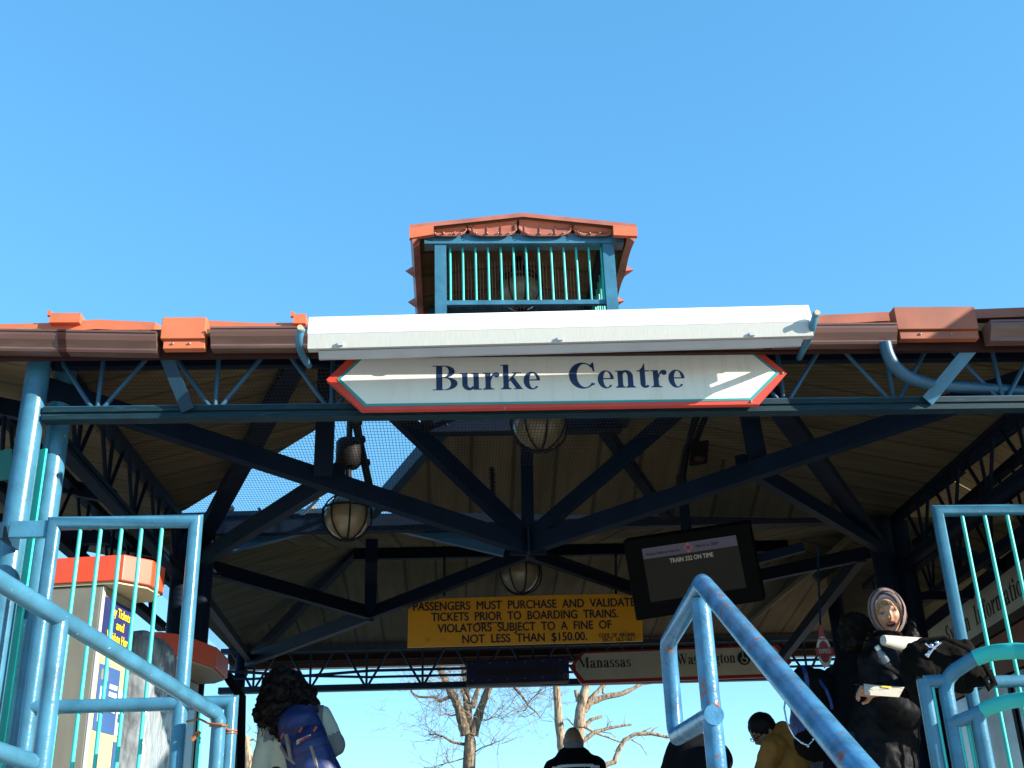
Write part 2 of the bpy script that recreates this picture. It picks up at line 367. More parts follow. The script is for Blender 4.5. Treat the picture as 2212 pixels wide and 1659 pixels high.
GL = {
 'B': (667, _R(105, 20, 255, 656)+_R(16, 654, 300, 676)+_R(16, 0, 300, 22)+_ring(295, 510, 268, 166, 112, 142, 300, -90, 90)+_ring(310, 179, 315, 179, 150, 155, 318, -90, 90)+_R(250, 337, 312, 362)),
 'u': (556, _R(75, 150, 205, 440)+_R(14, 438, 205, 461)+_ring(240, 150, 165, 162, 62, 92, 268, 180, 330)+_R(350, 30, 480, 440)+_R(290, 438, 480, 461)+_R(350, 0, 545, 30)),
 'r': (444, _R(85, 20, 215, 440)+_foot(18, 300, 85, 215)+_R(18, 438, 215, 461)+[[(210, 270), (215, 350), (285, 450), (350, 473), (350, 420), (300, 390), (250, 330), (225, 250)]]+_c(362, 400, 70)),
 'k': (556, _R(80, 20, 210, 656)+_R(16, 654, 210, 676)+_foot(16, 275, 80, 210)+[[(200, 190), (200, 235), (365, 440), (425, 440)]]+_R(300, 438, 520, 461)+[[(238, 268), (330, 345), (535, 22), (390, 22)]]+_R(330, 0, 552, 22)),
 'e': (444, _ring(225, 228, 205, 244, 92, 214, 252, 5, 318)+_R(120, 232, 424, 262)),
 'C': (722, _ring(375, 338, 345, 352, 205, 316, 428, 42, 322)+[[(630, 690), (655, 690), (672, 445), (640, 445), (600, 560), (560, 610)]]+[[(640, 130), (672, 118), (640, 70), (600, 90)]]),
 'n': (556, _R(78, 20, 208, 440)+_R(18, 438, 208, 461)+_foot(18, 265, 78, 208)+_n()),
 't': (333, _R(85, 90, 215, 440)+[[(85, 461), (215, 461), (215, 640), (195, 640), (150, 540), (85, 480)]]+_R(14, 432, 318, 461)+_ring(205, 105, 120, 118, 22, 62, 225, 180, 330)),
 'M': (944, _R(105, 22, 138, 654)+_R(690, 20, 838, 656)+_R(15, 654, 275, 676)+_R(690, 654, 930, 676)+_R(15, 0, 235, 22)+_foot(622, 930, 690, 838)+[[(110, 654), (272, 654), (530, 150), (458, 8)]]+[[(458, 8), (495, 8), (735, 654), (690, 654)]]),
 'a': (500, _R(270, 80, 395, 330)+[[(270, 90), (395, 90), (420, 58), (480, 62), (460, 18), (420, -10), (350, -8), (290, 30)]]+_ring(230, 335, 165, 138, 55, 108, 225, 0, 165)+_c(112, 362, 62)+_ring(180, 118, 152, 130, 40, 84, 200, 40, 330)),
 's': (389, _ring(180, 340, 148, 133, 60, 96, 200, 30, 240)+_ring(195, 120, 155, 133, 68, 96, 172, -150, 62)+[[(60, 300), (110, 240), (310, 190), (340, 130), (270, 220), (150, 300), (90, 350)]]+_R(300, 330, 322, 470)+_R(32, -8, 54, 150)),
 'W': (1000, [[(50, 654), (210, 654), (390, 190), (325, -10)], [(325, -10), (362, -10), (560, 520), (520, 520)], [(395, 654), (555, 654), (735, 190), (672, -10)], [(672, -10), (708, -10), (925, 654), (878, 654)]]+_R(5, 654, 280, 676)+_R(345, 654, 640, 676)+_R(790, 654, 995, 676)),
 'h': (556, _R(78, 20, 208, 656)+_R(18, 654, 208, 676)+_foot(18, 265, 78, 208)+_n()),
 'i': (278, _R(78, 20, 208, 440)+_R(18, 438, 208, 461)+_foot(18, 268, 78, 208)+_c(140, 600, 76)),
 'g': (500, _ring(225, 312, 195, 158, 70, 128, 225, 0, 360)+_R(360, 395, 482, 442)+_ring(235, -75, 215, 128, 140, 82, 245, 0, 360)+[[(70, 180), (160, 165), (140, 90), (330, 70), (440, 10), (440, -60), (330, 0), (120, 10), (50, 60)]]),
 'o': (500, _ring(250, 228, 228, 246, 92, 216, 250, 0, 360)),
 'S': (556, _ring(260, 500, 215, 192, 95, 150, 300, 25, 240)+_ring(285, 178, 225, 190, 105, 150, 245, -150, 60)+[[(80, 420), (150, 340), (420, 270), (480, 190), (400, 330), (210, 430), (120, 480)]]+_R(450, 470, 478, 692)+_R(40, -12, 68, 210)),
 'y': (500, [[(50, 440), (200, 440), (330, 150), (262, -5)], [(262, -5), (300, 10), (450, 440), (402, 440)], [(255, 10), (300, 10), (215, -160), (150, -210), (100, -205), (110, -150), (180, -140)]]+_R(8, 438, 265, 461)+_R(325, 438, 498, 461)+_c(105, -150, 58)),
 'm': (833, _R(78, 20, 208, 440)+_R(18, 438, 208, 461)+_foot(18, 265, 78, 208)+_n()+_n(262)),
 'I': (389, _R(118, 20, 272, 656)+_R(20, 654, 370, 676)+_foot(20, 370, 118, 272)),
 'f': (333, _R(88, 20, 218, 540)+_foot(18, 290, 88, 218)+_R(14, 432, 315, 461)+_ring(250, 545, 162, 146, 40, 112, 262, 25, 180)+_c(345, 590, 62)),
}
def serif(mb, text, o, right, up, width, cap, nrm, gap=0., mi=0):
    """letters of a serif hand, starting at o along right (unit) fitted to width, cap height cap"""
    o, right, up, nrm = V(o), V(right).normalized(), V(up).normalized(), V(nrm).normalized()
    tot = sum(GL[c][0] if c != ' ' else 300 for c in text)
    kx = width/tot; ky = cap/676.; x = 0; q = 0
    for c in text:
        if c == ' ': x += 300; continue
        for i, pc in enumerate(GL[c][1]):
            z = .001 + .00008*(q % 12); q += 1
            mb.prism([o + right*((x+a)*kx) + up*(b*ky) + nrm*z for a, b in pc], -nrm, .0009, mi)
        x += GL[c][0]
    return mb
def sans(name, text, mat_, parent, o, right, up, width=None, cap=.05, nrm=None, bold=0., fat=0.):
    """letters of a plain hand as a thin solid mesh on a board"""
    cu = bpy.data.curves.new(name, 'FONT'); cu.body = text; cu.size = 1; cu.extrude = .012; cu.offset = bold
    t = link(bpy.data.objects.new(name, cu)); dg = bpy.context.evaluated_depsgraph_get(); dg.update()
    me = bpy.data.meshes.new_from_object(t.evaluated_get(dg)); bpy.data.objects.remove(t); me.name = name
    xs = [v.co.x for v in me.vertices]; ys = [v.co.y for v in me.vertices]
    x0, x1 = min(xs), max(xs); ch = .72
    ky = cap/ch; kx = width/(x1-x0) if width else ky
    right, up = V(right).normalized(), V(up).normalized(); nrm = V(nrm).normalized() if nrm is not None else right.cross(up)
    root = parent
    while root.parent is not None: root = root.parent
    for v in me.vertices:
        v.co = V(o) + right*((v.co.x-x0)*kx) + up*(v.co.y*ky) + nrm*(.0022 + v.co.z*.06) - root.location
    if fat:
        bm = bmesh.new(); bm.from_mesh(me); g0 = bm.verts[:]+bm.edges[:]+bm.faces[:]
        for k, (sx, sy) in enumerate(((1, 0), (-1, 0), (0, .7), (0, -.7))):
            d = bmesh.ops.duplicate(bm, geom=g0)['geom']
            bmesh.ops.translate(bm, verts=[e for e in d if isinstance(e, bmesh.types.BMVert)], vec=(right*sx+up*sy)*fat*cap+nrm*.00012*(k+1))
        bm.to_mesh(me); bm.free()
    me.materials.clear(); me.materials.append(M[mat_])
    ob = link(bpy.data.objects.new(name, me)); ob.parent = parent
    return ob

# ================================================================== the setting
g = MB(); g.add([(-400, -200, -1.62), (400, -200, -1.62), (400, 600, -1.62), (-400, 600, -1.62)], [(0, 1, 2, 3)]); struct('ground', g, 'grassy')
g = MB(); g.box(-9, 3.45, -1.7, -1.32, 14.2, 0); g.box(-1.32, 3.45, -1.7, 6.5, 14.2, 0.0); struct('platform', g, 'concrete')
g = MB()
for i in range(9): g.box(-1.32, 3.45-.29*(i+1), -1.7, 3.2, 3.45-.29*i-.002, -.17*(i+1))
struct('stairs', g, 'concrete')
g = MB(); g.box(-6, -8, -1.64, 8, 3.4-.29*9, -1.60); struct('pavement', g, 'concrete')

# ================================================================== front canopy
EZ = 2.62; XL, XR, YF, YR = -2.0, 3.32, 4.9, 8.1
LX0, LX1, LY0, LY1, LZ = -.15, 1.17, 5.95, 7.1, 3.06
canopy = thing('station_canopy', (.6, 6.5, 0), 'blue steel canopy over the stair head with terracotta metal roof and slatted lantern on top', 'canopy')
LN = V((1.85, 0, .44)).cross(V((0, 1, 0))); RN = V((0, 1, -.44)).cross(V((1, 0, 0)))
LA, RA = (-2, 0, EZ), (0, 7.1, LZ)
def panel(poly, mats, th=.035):
    p = [V(a) for a in poly]; n = (p[1]-p[0]).cross(p[2]-p[0]).normalized()
    if n.z < 0: n = -n
    mb = MB(); mb.prism(p, n, th, 0); mb.mi[1] = 1
    return build(mb, 'roof_panel', mats, canopy)
panel([(XL, YF-.1, EZ-.02), (XR, YF-.1, EZ-.02), (LX1, LY0, LZ), (LX0, LY0, LZ)], ['deckX', 'orange2'])
panel([(XL, YF-.1, EZ), (LX0, LY0, LZ), DP(680, 930, LA, LN), DP(403, 1100, LA, LN), (XL, 7.75, EZ)], ['deckY', 'orange2'])
panel([(XR, YF-.1, EZ), (XR, YR, EZ), (LX1, LY1, LZ), (LX1, LY0, LZ)], ['deckY', 'orange2'])
panel([DP(962, 913, RA, RN), DP(835, 1060, RA, RN), DP(800, 1105, RA, RN), (XR, YR, EZ), (LX1, LY1, LZ)], ['deckX', 'orange2'])

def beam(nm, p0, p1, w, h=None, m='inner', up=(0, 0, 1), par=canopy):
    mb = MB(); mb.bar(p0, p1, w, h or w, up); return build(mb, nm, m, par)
def pipe(nm, pts, r, m='blue', par=canopy, n=14, **k):
    mb = MB(); mb.tube(pts, r, n); return build(mb, nm, m, par, smooth=True)

# columns: pairs of pipes with plate between
def col_pair(x, y, ztop, dx=.10, dy=.16, m='blue', rr=.056):
    for k, (a, b) in enumerate(((0, 0), (dx, dy))):
        pipe('column', [(x+a, y+b, 0), (x+a, y+b, ztop)], rr, m, n=20)
    mb = MB(); mb.bar((x+dx/2, y+dy/2, 0), (x+dx/2, y+dy/2, ztop-.45), .07, .012, up=(dx, dy, 0)); 
    build(mb, 'web_plate', 'teal' if m == 'blue' else 'inner', canopy)
    mb = MB(); mb.box(x-.12, y-.12, 0, x+dx+.12, y+dy+.12, .02); build(mb, 'base_plate', 'steel', canopy)
c0 = D(43, 1067, 5.0); c1 = D(105, 1067, 5.16)
col_pair(c0.x, c0.y, 2.60, c1.x-c0.x, .16)
col_pair(-1.93, 8.02, 2.6, .13, .12, 'inner', .07); col_pair(3.20, 8.0, 2.6, .19, .12, 'inner', .085); col_pair(3.24, 5.34, 2.6, .11, .14)

# eave trusses
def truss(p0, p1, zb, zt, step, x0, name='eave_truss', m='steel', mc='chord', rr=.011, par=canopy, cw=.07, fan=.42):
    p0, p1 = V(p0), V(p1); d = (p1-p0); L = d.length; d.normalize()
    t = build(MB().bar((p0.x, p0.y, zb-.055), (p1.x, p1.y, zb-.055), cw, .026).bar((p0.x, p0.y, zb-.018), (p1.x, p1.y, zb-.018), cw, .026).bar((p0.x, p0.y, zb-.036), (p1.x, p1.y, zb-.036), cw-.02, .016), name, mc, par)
    build(MB().bar((p0.x, p0.y, zb-.003), (p1.x, p1.y, zb-.003), cw-.004, .004), 'top_flange', m, t)
    build(MB().bar((p0.x, p0.y, zt), (p1.x, p1.y, zt), cw, .05), 'top_chord', m, t)
    s = x0
    while s < L:
        b = p0+d*s
        for k in (-fan, 0, fan):
            if 0 < s+k*step < L:
                a = b+d*(k*step); bb = b+d*(k*.06)
                build(MB().tube([(bb.x, bb.y, zb), (a.x, a.y, zt)], rr, 8), 'web_rod', m, t, smooth=True)
        s += step
    return t
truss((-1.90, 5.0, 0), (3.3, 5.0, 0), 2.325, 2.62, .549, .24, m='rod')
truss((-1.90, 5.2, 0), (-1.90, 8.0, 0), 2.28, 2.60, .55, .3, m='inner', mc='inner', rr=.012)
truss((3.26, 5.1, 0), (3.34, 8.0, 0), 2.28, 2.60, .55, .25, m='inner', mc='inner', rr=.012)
beam('eave_beam', (-1.9, YR, 2.66), (3.34, YR, 2.66), .08, .13)

# ties, struts, hips under the roof
N1 = D(1140, 1180, 6.6)
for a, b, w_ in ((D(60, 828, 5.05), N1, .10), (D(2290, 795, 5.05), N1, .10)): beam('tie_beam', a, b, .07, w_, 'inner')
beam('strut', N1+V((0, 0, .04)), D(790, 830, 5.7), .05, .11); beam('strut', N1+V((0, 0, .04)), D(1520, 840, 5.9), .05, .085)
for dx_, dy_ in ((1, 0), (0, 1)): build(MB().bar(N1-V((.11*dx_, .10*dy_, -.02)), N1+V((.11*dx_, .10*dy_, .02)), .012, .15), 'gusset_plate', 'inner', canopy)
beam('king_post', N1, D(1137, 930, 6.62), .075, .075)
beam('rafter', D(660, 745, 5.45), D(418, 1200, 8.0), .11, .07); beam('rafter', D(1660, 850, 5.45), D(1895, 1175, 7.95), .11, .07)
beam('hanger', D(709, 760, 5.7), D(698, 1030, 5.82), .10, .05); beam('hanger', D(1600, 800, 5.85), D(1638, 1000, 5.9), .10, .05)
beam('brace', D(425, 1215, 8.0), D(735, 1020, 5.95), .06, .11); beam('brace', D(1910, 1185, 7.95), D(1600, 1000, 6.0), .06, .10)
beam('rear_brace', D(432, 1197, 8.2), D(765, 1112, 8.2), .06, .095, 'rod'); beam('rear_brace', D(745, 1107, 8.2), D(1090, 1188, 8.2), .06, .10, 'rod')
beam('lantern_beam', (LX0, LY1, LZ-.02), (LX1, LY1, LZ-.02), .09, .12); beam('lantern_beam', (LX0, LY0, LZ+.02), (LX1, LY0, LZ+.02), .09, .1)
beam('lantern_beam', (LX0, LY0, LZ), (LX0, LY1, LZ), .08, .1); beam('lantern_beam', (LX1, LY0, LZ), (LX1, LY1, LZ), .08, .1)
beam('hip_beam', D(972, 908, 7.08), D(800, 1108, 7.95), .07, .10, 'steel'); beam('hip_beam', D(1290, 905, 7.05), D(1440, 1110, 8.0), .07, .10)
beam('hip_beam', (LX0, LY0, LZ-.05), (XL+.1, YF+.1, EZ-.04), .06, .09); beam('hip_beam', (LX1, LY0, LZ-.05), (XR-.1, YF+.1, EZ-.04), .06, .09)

# gutters, soffit, fascias, roof edge
def gutter(x0, x1, z0, z1, y=4.84, caps=True):
    prof = [(a_*.92, b_*.80) for a_, b_ in [(0, 0), (-.062, 0), (-.070, .012), (-.070, .022), (-.078, .034), (-.096, .060), (-.104, .085), (-.104, .103), (-.110, .104), (-.110, .115), (-.100, .115), (0, .115)]]
    mb = MB(); k = len(prof)
    vs = [(x0, y+a, z0+b) for a, b in prof]+[(x1, y+a, z1+b) for a, b in prof]
    fs = [(i, (i+1) % k, k+(i+1) % k, k+i) for i in range(k)]+[tuple(range(k)), tuple(range(2*k-1, k-1, -1))]
    mb.add(vs, fs); g = build(mb, 'gutter', 'gutter', canopy)
    n = max(1, int((x1-x0)/1.1))
    for i in range(n):
        t = .75 if n == 1 else (i+.62)/n
        x = x0+(x1-x0)*t; z = z0+(z1-z0)*t; b = MB(); w2 = .018
        vs = [(x-w2, y+a-.004, z+b_-.004*(b_ < .02)) for a, b_ in prof]+[(x+w2, y+a-.004, z+b_-.004*(b_ < .02)) for a, b_ in prof]
        b.add(vs, fs); build(b, 'gutter_joint', 'soffit' if i % 2 else 'gutter', g)
    return g
a = D(338, 762, 4.78); b = D(0, 757, 4.78); dz = (a.z-b.z)/(a.x-b.x)
gutter(-3.6, a.x, a.z-(a.x+3.6)*dz, a.z)
a = D(455, 752, 4.78); b = D(1938, 742, 4.78); gutter(a.x, b.x, a.z, b.z)
a = D(2140, 736, 4.74); gutter(a.x, 4.6, a.z, a.z+.01, 4.80)
build(MB().box(-3.6, 4.845, 2.515, 4.6, 4.875, 2.60).box(-3.6, 4.84, 2.600, 4.6, 4.96, 2.625), 'soffit', 'soffit', canopy)
def fascia(x0, x1, z0, z1, m):
    mb = MB(); mb.box(x0, 4.76, z0+.045, x1, 4.83, z1); mb.box(x0+.012, 4.775, z0, x1, 4.82, z0+.043)
    f = build(mb, 'fascia', m, canopy, bevel=.003)
    for t in (.28, .66):
        x = x0+(x1-x0)*t; build(MB().ball((x, 4.772, z0+.024), .006, 10, 6), 'screw', 'inox', f, smooth=True)
    return f
a = D(345, 752, 4.77); b = D(447, 684, 4.77); fascia(a.x, b.x, a.z, a.z+.155, 'orange')
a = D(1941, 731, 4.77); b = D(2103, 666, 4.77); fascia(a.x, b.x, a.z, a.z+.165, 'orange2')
def edge(pts, m):   # roof sheet edge showing above the gutters
    mb = MB()
    for (p, q) in zip(pts[:-1], pts[1:]):
        mb.hexa([(p[0], p[1], p[2]-.05), (q[0], q[1], q[2]-.05), (q[0], q[1]+.5, q[2]+.1), (p[0], p[1]+.5, p[2]+.1),
                 (p[0], p[1], p[2]), (q[0], q[1], q[2]), (q[0], q[1]+.5, q[2]+.16), (p[0], p[1]+.5, p[2]+.16)])
    return build(mb, 'roof_edge', m, canopy)
def E_(*l): return [tuple(D(px, py, 4.86)) for px, py in l]
edge(E_((-260, 706), (0, 700), (125, 697)), 'orange'); edge(E_((125, 697), (210, 690), (335, 696)), 'orange')
edge(E_((447, 692), (560, 698), (640, 697)), 'orange'); edge(E_((640, 700), (1180, 694), (1760, 681)), 'rosy')
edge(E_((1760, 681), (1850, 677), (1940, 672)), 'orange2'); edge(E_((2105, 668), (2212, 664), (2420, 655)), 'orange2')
for (u, v_, w2) in ((143, 688, .07), (648, 690, .03)):
    p = D(u, v_, 4.85); build(MB().box(p.x-w2, p.y-.02, p.z-.03, p.x+w2, p.y+.2, p.z+.02).box(p.x-w2-.012, p.y-.025, p.z+.005, p.x-w2+.004, p.y-.005, p.z+.03), 'ridge_cap', 'orange', canopy)
# flat bracing bars and the downspout
beam('flat_brace', D(352, 752, 4.86), D(406, 886, 4.95), .062, .012, 'steel', up=(0, 1, .3)); beam('flat_brace', D(2112, 735, 4.86), D(2003, 866, 4.95), .062, .012, 'blue', up=(0, 1, .3))
ds = [D(1912, 742, 4.78), D(1918, 765, 4.78), D(1932, 790, 4.80), D(1958, 812, 4.84), D(1990, 824, 4.9), D(2030, 832, 4.96), D(2212, 846, 5.05), D(2420, 862, 5.1)]
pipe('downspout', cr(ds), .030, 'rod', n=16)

# roof lantern
lan = build(MB().box(LX0-.02, LY0-.02, LZ-.02, LX1+.02, LY0+.03, LZ+.22).box(LX0-.02, LY1-.03, LZ-.02, LX1+.02, LY1+.02, LZ+.22).box(LX0-.021, LY0+.032, LZ-.02, LX0+.03, LY1-.032, LZ+.22).box(LX1-.03, LY0+.032, LZ-.02, LX1+.021, LY1-.032, LZ+.22), 'lantern', 'soffit', canopy)
CY = 6.15; lf = D(952, 600, CY); rt = D(1317, 600, CY)
ZT = D(1130, 524, CY).z; ZB = D(1130, 655, CY).z
YB = CY+1.0
for x in (lf.x, rt.x):
    for y in (CY, YB): beam('post', (x, y, LZ+.1), (x, y, ZT), .072, .072, 'blue', par=lan)
for y in (CY, YB): beam('head_beam', (lf.x-.10, y, ZT+.004), (rt.x+.10, y, ZT+.004), .09, .07, 'blue', par=lan); beam('sill_rail', (lf.x, y, ZB), (rt.x, y, ZB), .03, .03, 'blue', par=lan)
for x in (lf.x, rt.x): beam('head_beam', (x, CY+.05, ZT+.012), (x, YB-.05, ZT+.012), .08, .058, 'inner', par=lan); beam('sill_rail', (x, CY+.04, ZB), (x, YB-.04, ZB), .03, .03, 'blue', par=lan)
n = 13
for i in range(n):
    x = lf.x+.06+(rt.x-lf.x-.1)*i/(n-1)
    pipe('baluster', [(x, CY+.01, ZB), (x, CY+.01, ZT)], .0075, 'teal', lan, 8)
for i in range(9):
    y = CY+.1+(YB-CY-.2)*i/8
    for x in (lf.x, rt.x): pipe('baluster', [(x, y, ZB), (x, y, ZT)], .0075, 'teal', lan, 8)
# its roof: low pyramid with overhang, lipped metal edge
RX0, RX1, RYF, RYB = lf.x-.19, rt.x+.175, CY-.11, YB+.2
ze = ZT+.085; apex = V(((RX0+RX1)/2, (RYF+RYB)/2, ze+.30)); fr = V(((RX0+RX1)/2+.0, RYF, D(1118, 468, RYF).z))
rz = D(890, 494, RYF).z
cs = [V((RX0, RYF, rz)), V((RX1, RYF, rz)), V((RX1, RYB, rz)), V((RX0, RYB, rz))]
mb = MB(); rb = V(((RX0+RX1)/2, RYB, fr.z))
mb.prism([cs[0], fr, rb, cs[3]], (0, 0, 1), .03); mb.prism([fr, cs[1], cs[2], rb], (0, 0, 1), .03)
for i in (0, 6): mb.mi[i] = 1
build(mb, 'lantern_roof', ['rosy', 'deckY'], lan)
def on_ridge(t):  # along the front edge 0..1
    return cs[0].lerp(fr, t*2) if t < .5 else fr.lerp(cs[1], t*2-1)
mb = MB()
for t0, t1, m_ in ((.0, .105, 0), (.895, 1., 0)):
    mb = MB(); p, q = on_ridge(t0), on_ridge(t1); mb.hexa([(p.x, p.y-.012, p.z-.075), (q.x, q.y-.012, q.z-.065), (q.x, q.y+.02, q.z-.065), (p.x, p.y+.02, p.z-.075), (p.x, p.y-.02, p.z-.004), (q.x, q.y-.02, q.z-.004), (q.x, q.y+.02, q.z-.004), (p.x, p.y+.02, p.z-.004)], 0)
    build(mb, 'end_flashing', 'orange', lan)
TYF, TYB = CY-.075, CY-.05
rid = lambda px: 490-23*(px-880)/240 if px < 1120 else 467+19*(px-1120)/255     # the front edge of the roof
for (xa_, xb_, top_) in ((926, 1009, 501), (1011, 1117, 489), (1121, 1236, 489), (1238, 1332, 502)):    # folded sheets under the edge
    pl_ = [D(xa_+4, 507, TYB), D(xb_-4, 507, TYB), D(xb_, rid(xb_)+3, TYB-.03), D(xa_, rid(xa_)+3, TYB-.03)]
    build(MB().prism(pl_, (0, 1, 0), .01), 'infill_sheet', 'orange', lan)
    mb = MB(); ns = 14; lift = lambda u: 14*abs(2*u-1)**5
    for i in range(ns):
        u0, u1 = i/ns, (i+1)/ns; a_, b_ = xa_+(xb_-xa_)*u0, xa_+(xb_-xa_)*u1
        P0, P1 = D(a_, 507-lift(u0), TYF-.0), D(b_, 507-lift(u1), TYF-.0); Q0, Q1 = D(a_, top_-lift(u0)*1.1, TYB-.01), D(b_, top_-lift(u1)*1.1, TYB-.01)
        if i % 4 == 1: mb.bar(P0.lerp(P1, .5)+V((0, -.004, 0)), Q0.lerp(Q1, .5)+V((0, -.004, .0)), .008, .008)
        dn = V((0, .004, -.008)); mb.hexa([P0+dn, P1+dn, Q1+dn, Q0+dn, P0, P1, Q1, Q0])
    s = build(mb, 'tile_sheet', 'rosy', lan)
    for i in range(4):
        c = D(xa_+(xb_-xa_)*(i+.7)/4.4, 503, TYF-.006); build(MB().ball(c, .006, 8, 5), 'screw', 'inox', s, smooth=True)
for x, sgn in ((RX0, -1), (RX1, 1)):   # scalloped side tiles
    mb = MB(); ns = 40
    for i in range(ns):
        u0, u1 = i/ns, (i+1)/ns; y0_, y1_ = RYF+(RYB-RYF)*u0, RYF+(RYB-RYF)*u1
        sc = lambda u: .045*abs(sin(u*3*pi))
        a0, a1 = sc(u0), sc(u1)
        mb.hexa([(x-sgn*.02, y0_, rz-.10+a0*.6), (x-sgn*.02, y1_, rz-.10+a1*.6), (x-sgn*.06, y1_, rz-.06), (x-sgn*.06, y0_, rz-.06),
                 (x+sgn*.0, y0_, rz-.002), (x+sgn*.0, y1_, rz-.002), (x-sgn*.06, y1_, rz+.0), (x-sgn*.06, y0_, rz+.0)])
    for u in (1/3, 2/3):
        y = RYF+(RYB-RYF)*u; mb.add([(x-sgn*.03, y-.05, rz-.09), (x+sgn*.045, y, rz-.055), (x-sgn*.03, y+.05, rz-.09), (x-sgn*.02, y, rz-.01)], [(0, 1, 2), (0, 3, 1), (1, 3, 2), (0, 2, 3)])
    build(mb, 'edge_tiles', 'rosy', lan)
# bird netting stretched under the deck
mb = MB(); zz = 2.585
mb.add([(XL+.1, 5.06, zz-.03), (XR-.1, 5.06, zz-.03), (XR-.1, 8.0, zz-.02), (XL+.1, 8.0, zz-.02)], [(0, 1, 2, 3)])
build(mb, 'bird_netting', 'net', canopy)
mb = MB(); mb.add([(lf.x, CY+.05, ZB-.1), (rt.x, CY+.05, ZB-.1), (rt.x, CY+.05, ZT), (lf.x, CY+.05, ZT)], [(0, 1, 2, 3)])
nm2 = build(mb, 'bird_netting', 'net', lan)

# ================================================================== rear canopy over the platform
rear = thing('platform_canopy', (.9, 10.6, 0), 'long dark canopy behind the front one, over the platform, with conduits along its far truss', 'canopy')
EZ2 = 2.62; RXL, RXR, RF, RB2, RZ = -2.45, 4.6, 8.17, 12.85, 3.35
mid = 10.3
rl_ = D(765, 1185, mid); rzz = rl_.z
def rpanel(poly, mats):
    p = [V(a) for a in poly]; n = (p[1]-p[0]).cross(p[2]-p[0]).normalized()
    if n.z < 0: n = -n
    mb = MB(); mb.prism(p, n, .035, 0)
    mb.mi[1] = 1
    return build(mb, 'roof_panel', mats, rear)
rpanel([(rl_.x, mid, rzz), (3.2, mid, rzz), (RXR, RB2+.15, EZ2), (RXL, RB2+.15, EZ2)], ['deckX', 'orange2'])
rpanel([(rl_.x, mid, rzz), (RXL, RB2+.15, EZ2), (RXL, RF, EZ2)], ['deckY', 'orange2'])
rpanel([(3.2, mid, rzz), (RXR, RF, EZ2), (RXR, RB2+.15, EZ2)], ['deckY', 'orange2'])
rpanel([(RXL, RF, EZ2), (RXR, RF, EZ2), (3.2, mid, rzz), (rl_.x, mid, rzz)], ['deckX', 'orange2'])
rb_ = lambda nm, a, b, w, h=None, m='inner': beam(nm, a, b, w, h, m, par=rear)
rb_('ridge_beam', (rl_.x, mid, rzz-.06), (3.2, mid, rzz-.06), .07, .1)
N2 = D(800, 1325, 9.6)
rb_('tie_beam', D(450, 1225, 8.3), N2, .06, .105); rb_('tie_beam', N2, D(1150, 1190, 8.35), .06, .10); rb_('tie_beam', N2+V((0, .02, 0)), D(535, 1428, 12.4), .06, .12)
rb_('post', N2, D(804, 1118, 8.9), .10, .10); rb_('strut', D(538, 1428, 12.6), D(775, 1180, 10.3), .07, .11); rb_('tie_beam', D(1130, 1190, 8.35), D(1420, 1290, 9.8), .06, .10)
rb_('tie_beam', D(1420, 1290, 9.8), D(1900, 1190, 8.3), .06, .1); rb_('strut', D(1860, 1200, 8.4), D(1690, 1420, 12.3), .07, .1); rb_('post', D(1500, 1110, 9.6), D(1500, 1330, 9.8), .07, .07)
rb_('strut', D(440, 1290, 8.3), D(540, 1425, 12.4), .06, .07)
truss((RXL-.1, 12.75, 0), (RXR+.2, 12.75, 0), 2.21, 2.60, .618, .37, m='steel', mc='steel', rr=.014, par=rear, cw=.10)
build(MB().box(RXL-.05, 12.86, 2.50, RXR+.1, 12.98, 2.66), 'fascia', 'soffit', rear)
build(MB().box(RXL-.05, 12.985, 2.44, RXR+.1, 13.10, 2.57), 'gutter', 'gutter', rear)
for z, r in ((2.345, .016), (2.275, .014)):
    pipe('conduit', [D(490, 1452, 12.5)+V((-.6, 0, z-2.3)), D(540, 1472, 12.6)+V((0, 0, z-2.25)), D(660, 1460, 12.66)+V((0, 0, 0)), (-.9, 12.68, z), (4.7, 12.68, z)], r, 'steel', rear)
build(MB().tube([D(525, 1420, 12.9), D(527, 1455, 12.9), D(515, 1478, 12.85), D(480, 1450, 12.6), D(420, 1380, 11.6)], .045, 12), 'downspout', 'steel', rear, smooth=True)
for x in (RXL+.12, RXR-.1):
    pipe('column', [(x, 12.75, 0), (x, 12.75, 2.6)], .06, 'inner', rear)
for k in (-.14, .12): build(MB().box(1.27+k, 12.66, 2.2, 1.30+k, 12.70, 2.42), 'conduit_clamp', 'steel', rear)
mb = MB(); mb.add([(RXL, 8.62, 2.5), (RXR, 8.62, 2.5), (RXR, 12.6, 2.52), (RXL, 12.6, 2.52)], [(0, 1, 2, 3)]); build(mb, 'bird_netting', 'net', rear)

# low rear gutter seen through the open bay
gp = thing('roof_gutter', D(560, 1130, 8.5), 'weathered grey roof edge with debris seen through the netted gap', 'roof edge')
a, b = D(385, 1112, 8.45), D(735, 1100, 8.45)
build(MB().hexa([(a.x, 8.45, a.z-.25), (b.x, 8.45, b.z-.07), (b.x, 8.53, b.z-.07), (a.x, 8.53, a.z-.25), (a.x, 8.45, a.z-.04), (b.x, 8.45, b.z-.04), (b.x, 8.53, b.z-.04), (a.x, 8.53, a.z-.04)]), 'upstand', 'galv', gp)
build(MB().hexa([(a.x-.05, 8.41, a.z-.035), (b.x, 8.41, b.z-.035), (b.x, 8.56, b.z-.035), (a.x-.05, 8.56, a.z-.035), (a.x-.05, 8.41, a.z), (b.x, 8.41, b.z), (b.x, 8.56, b.z), (a.x-.05, 8.56, a.z)]), 'coping', 'steel', gp)
mb = MB()
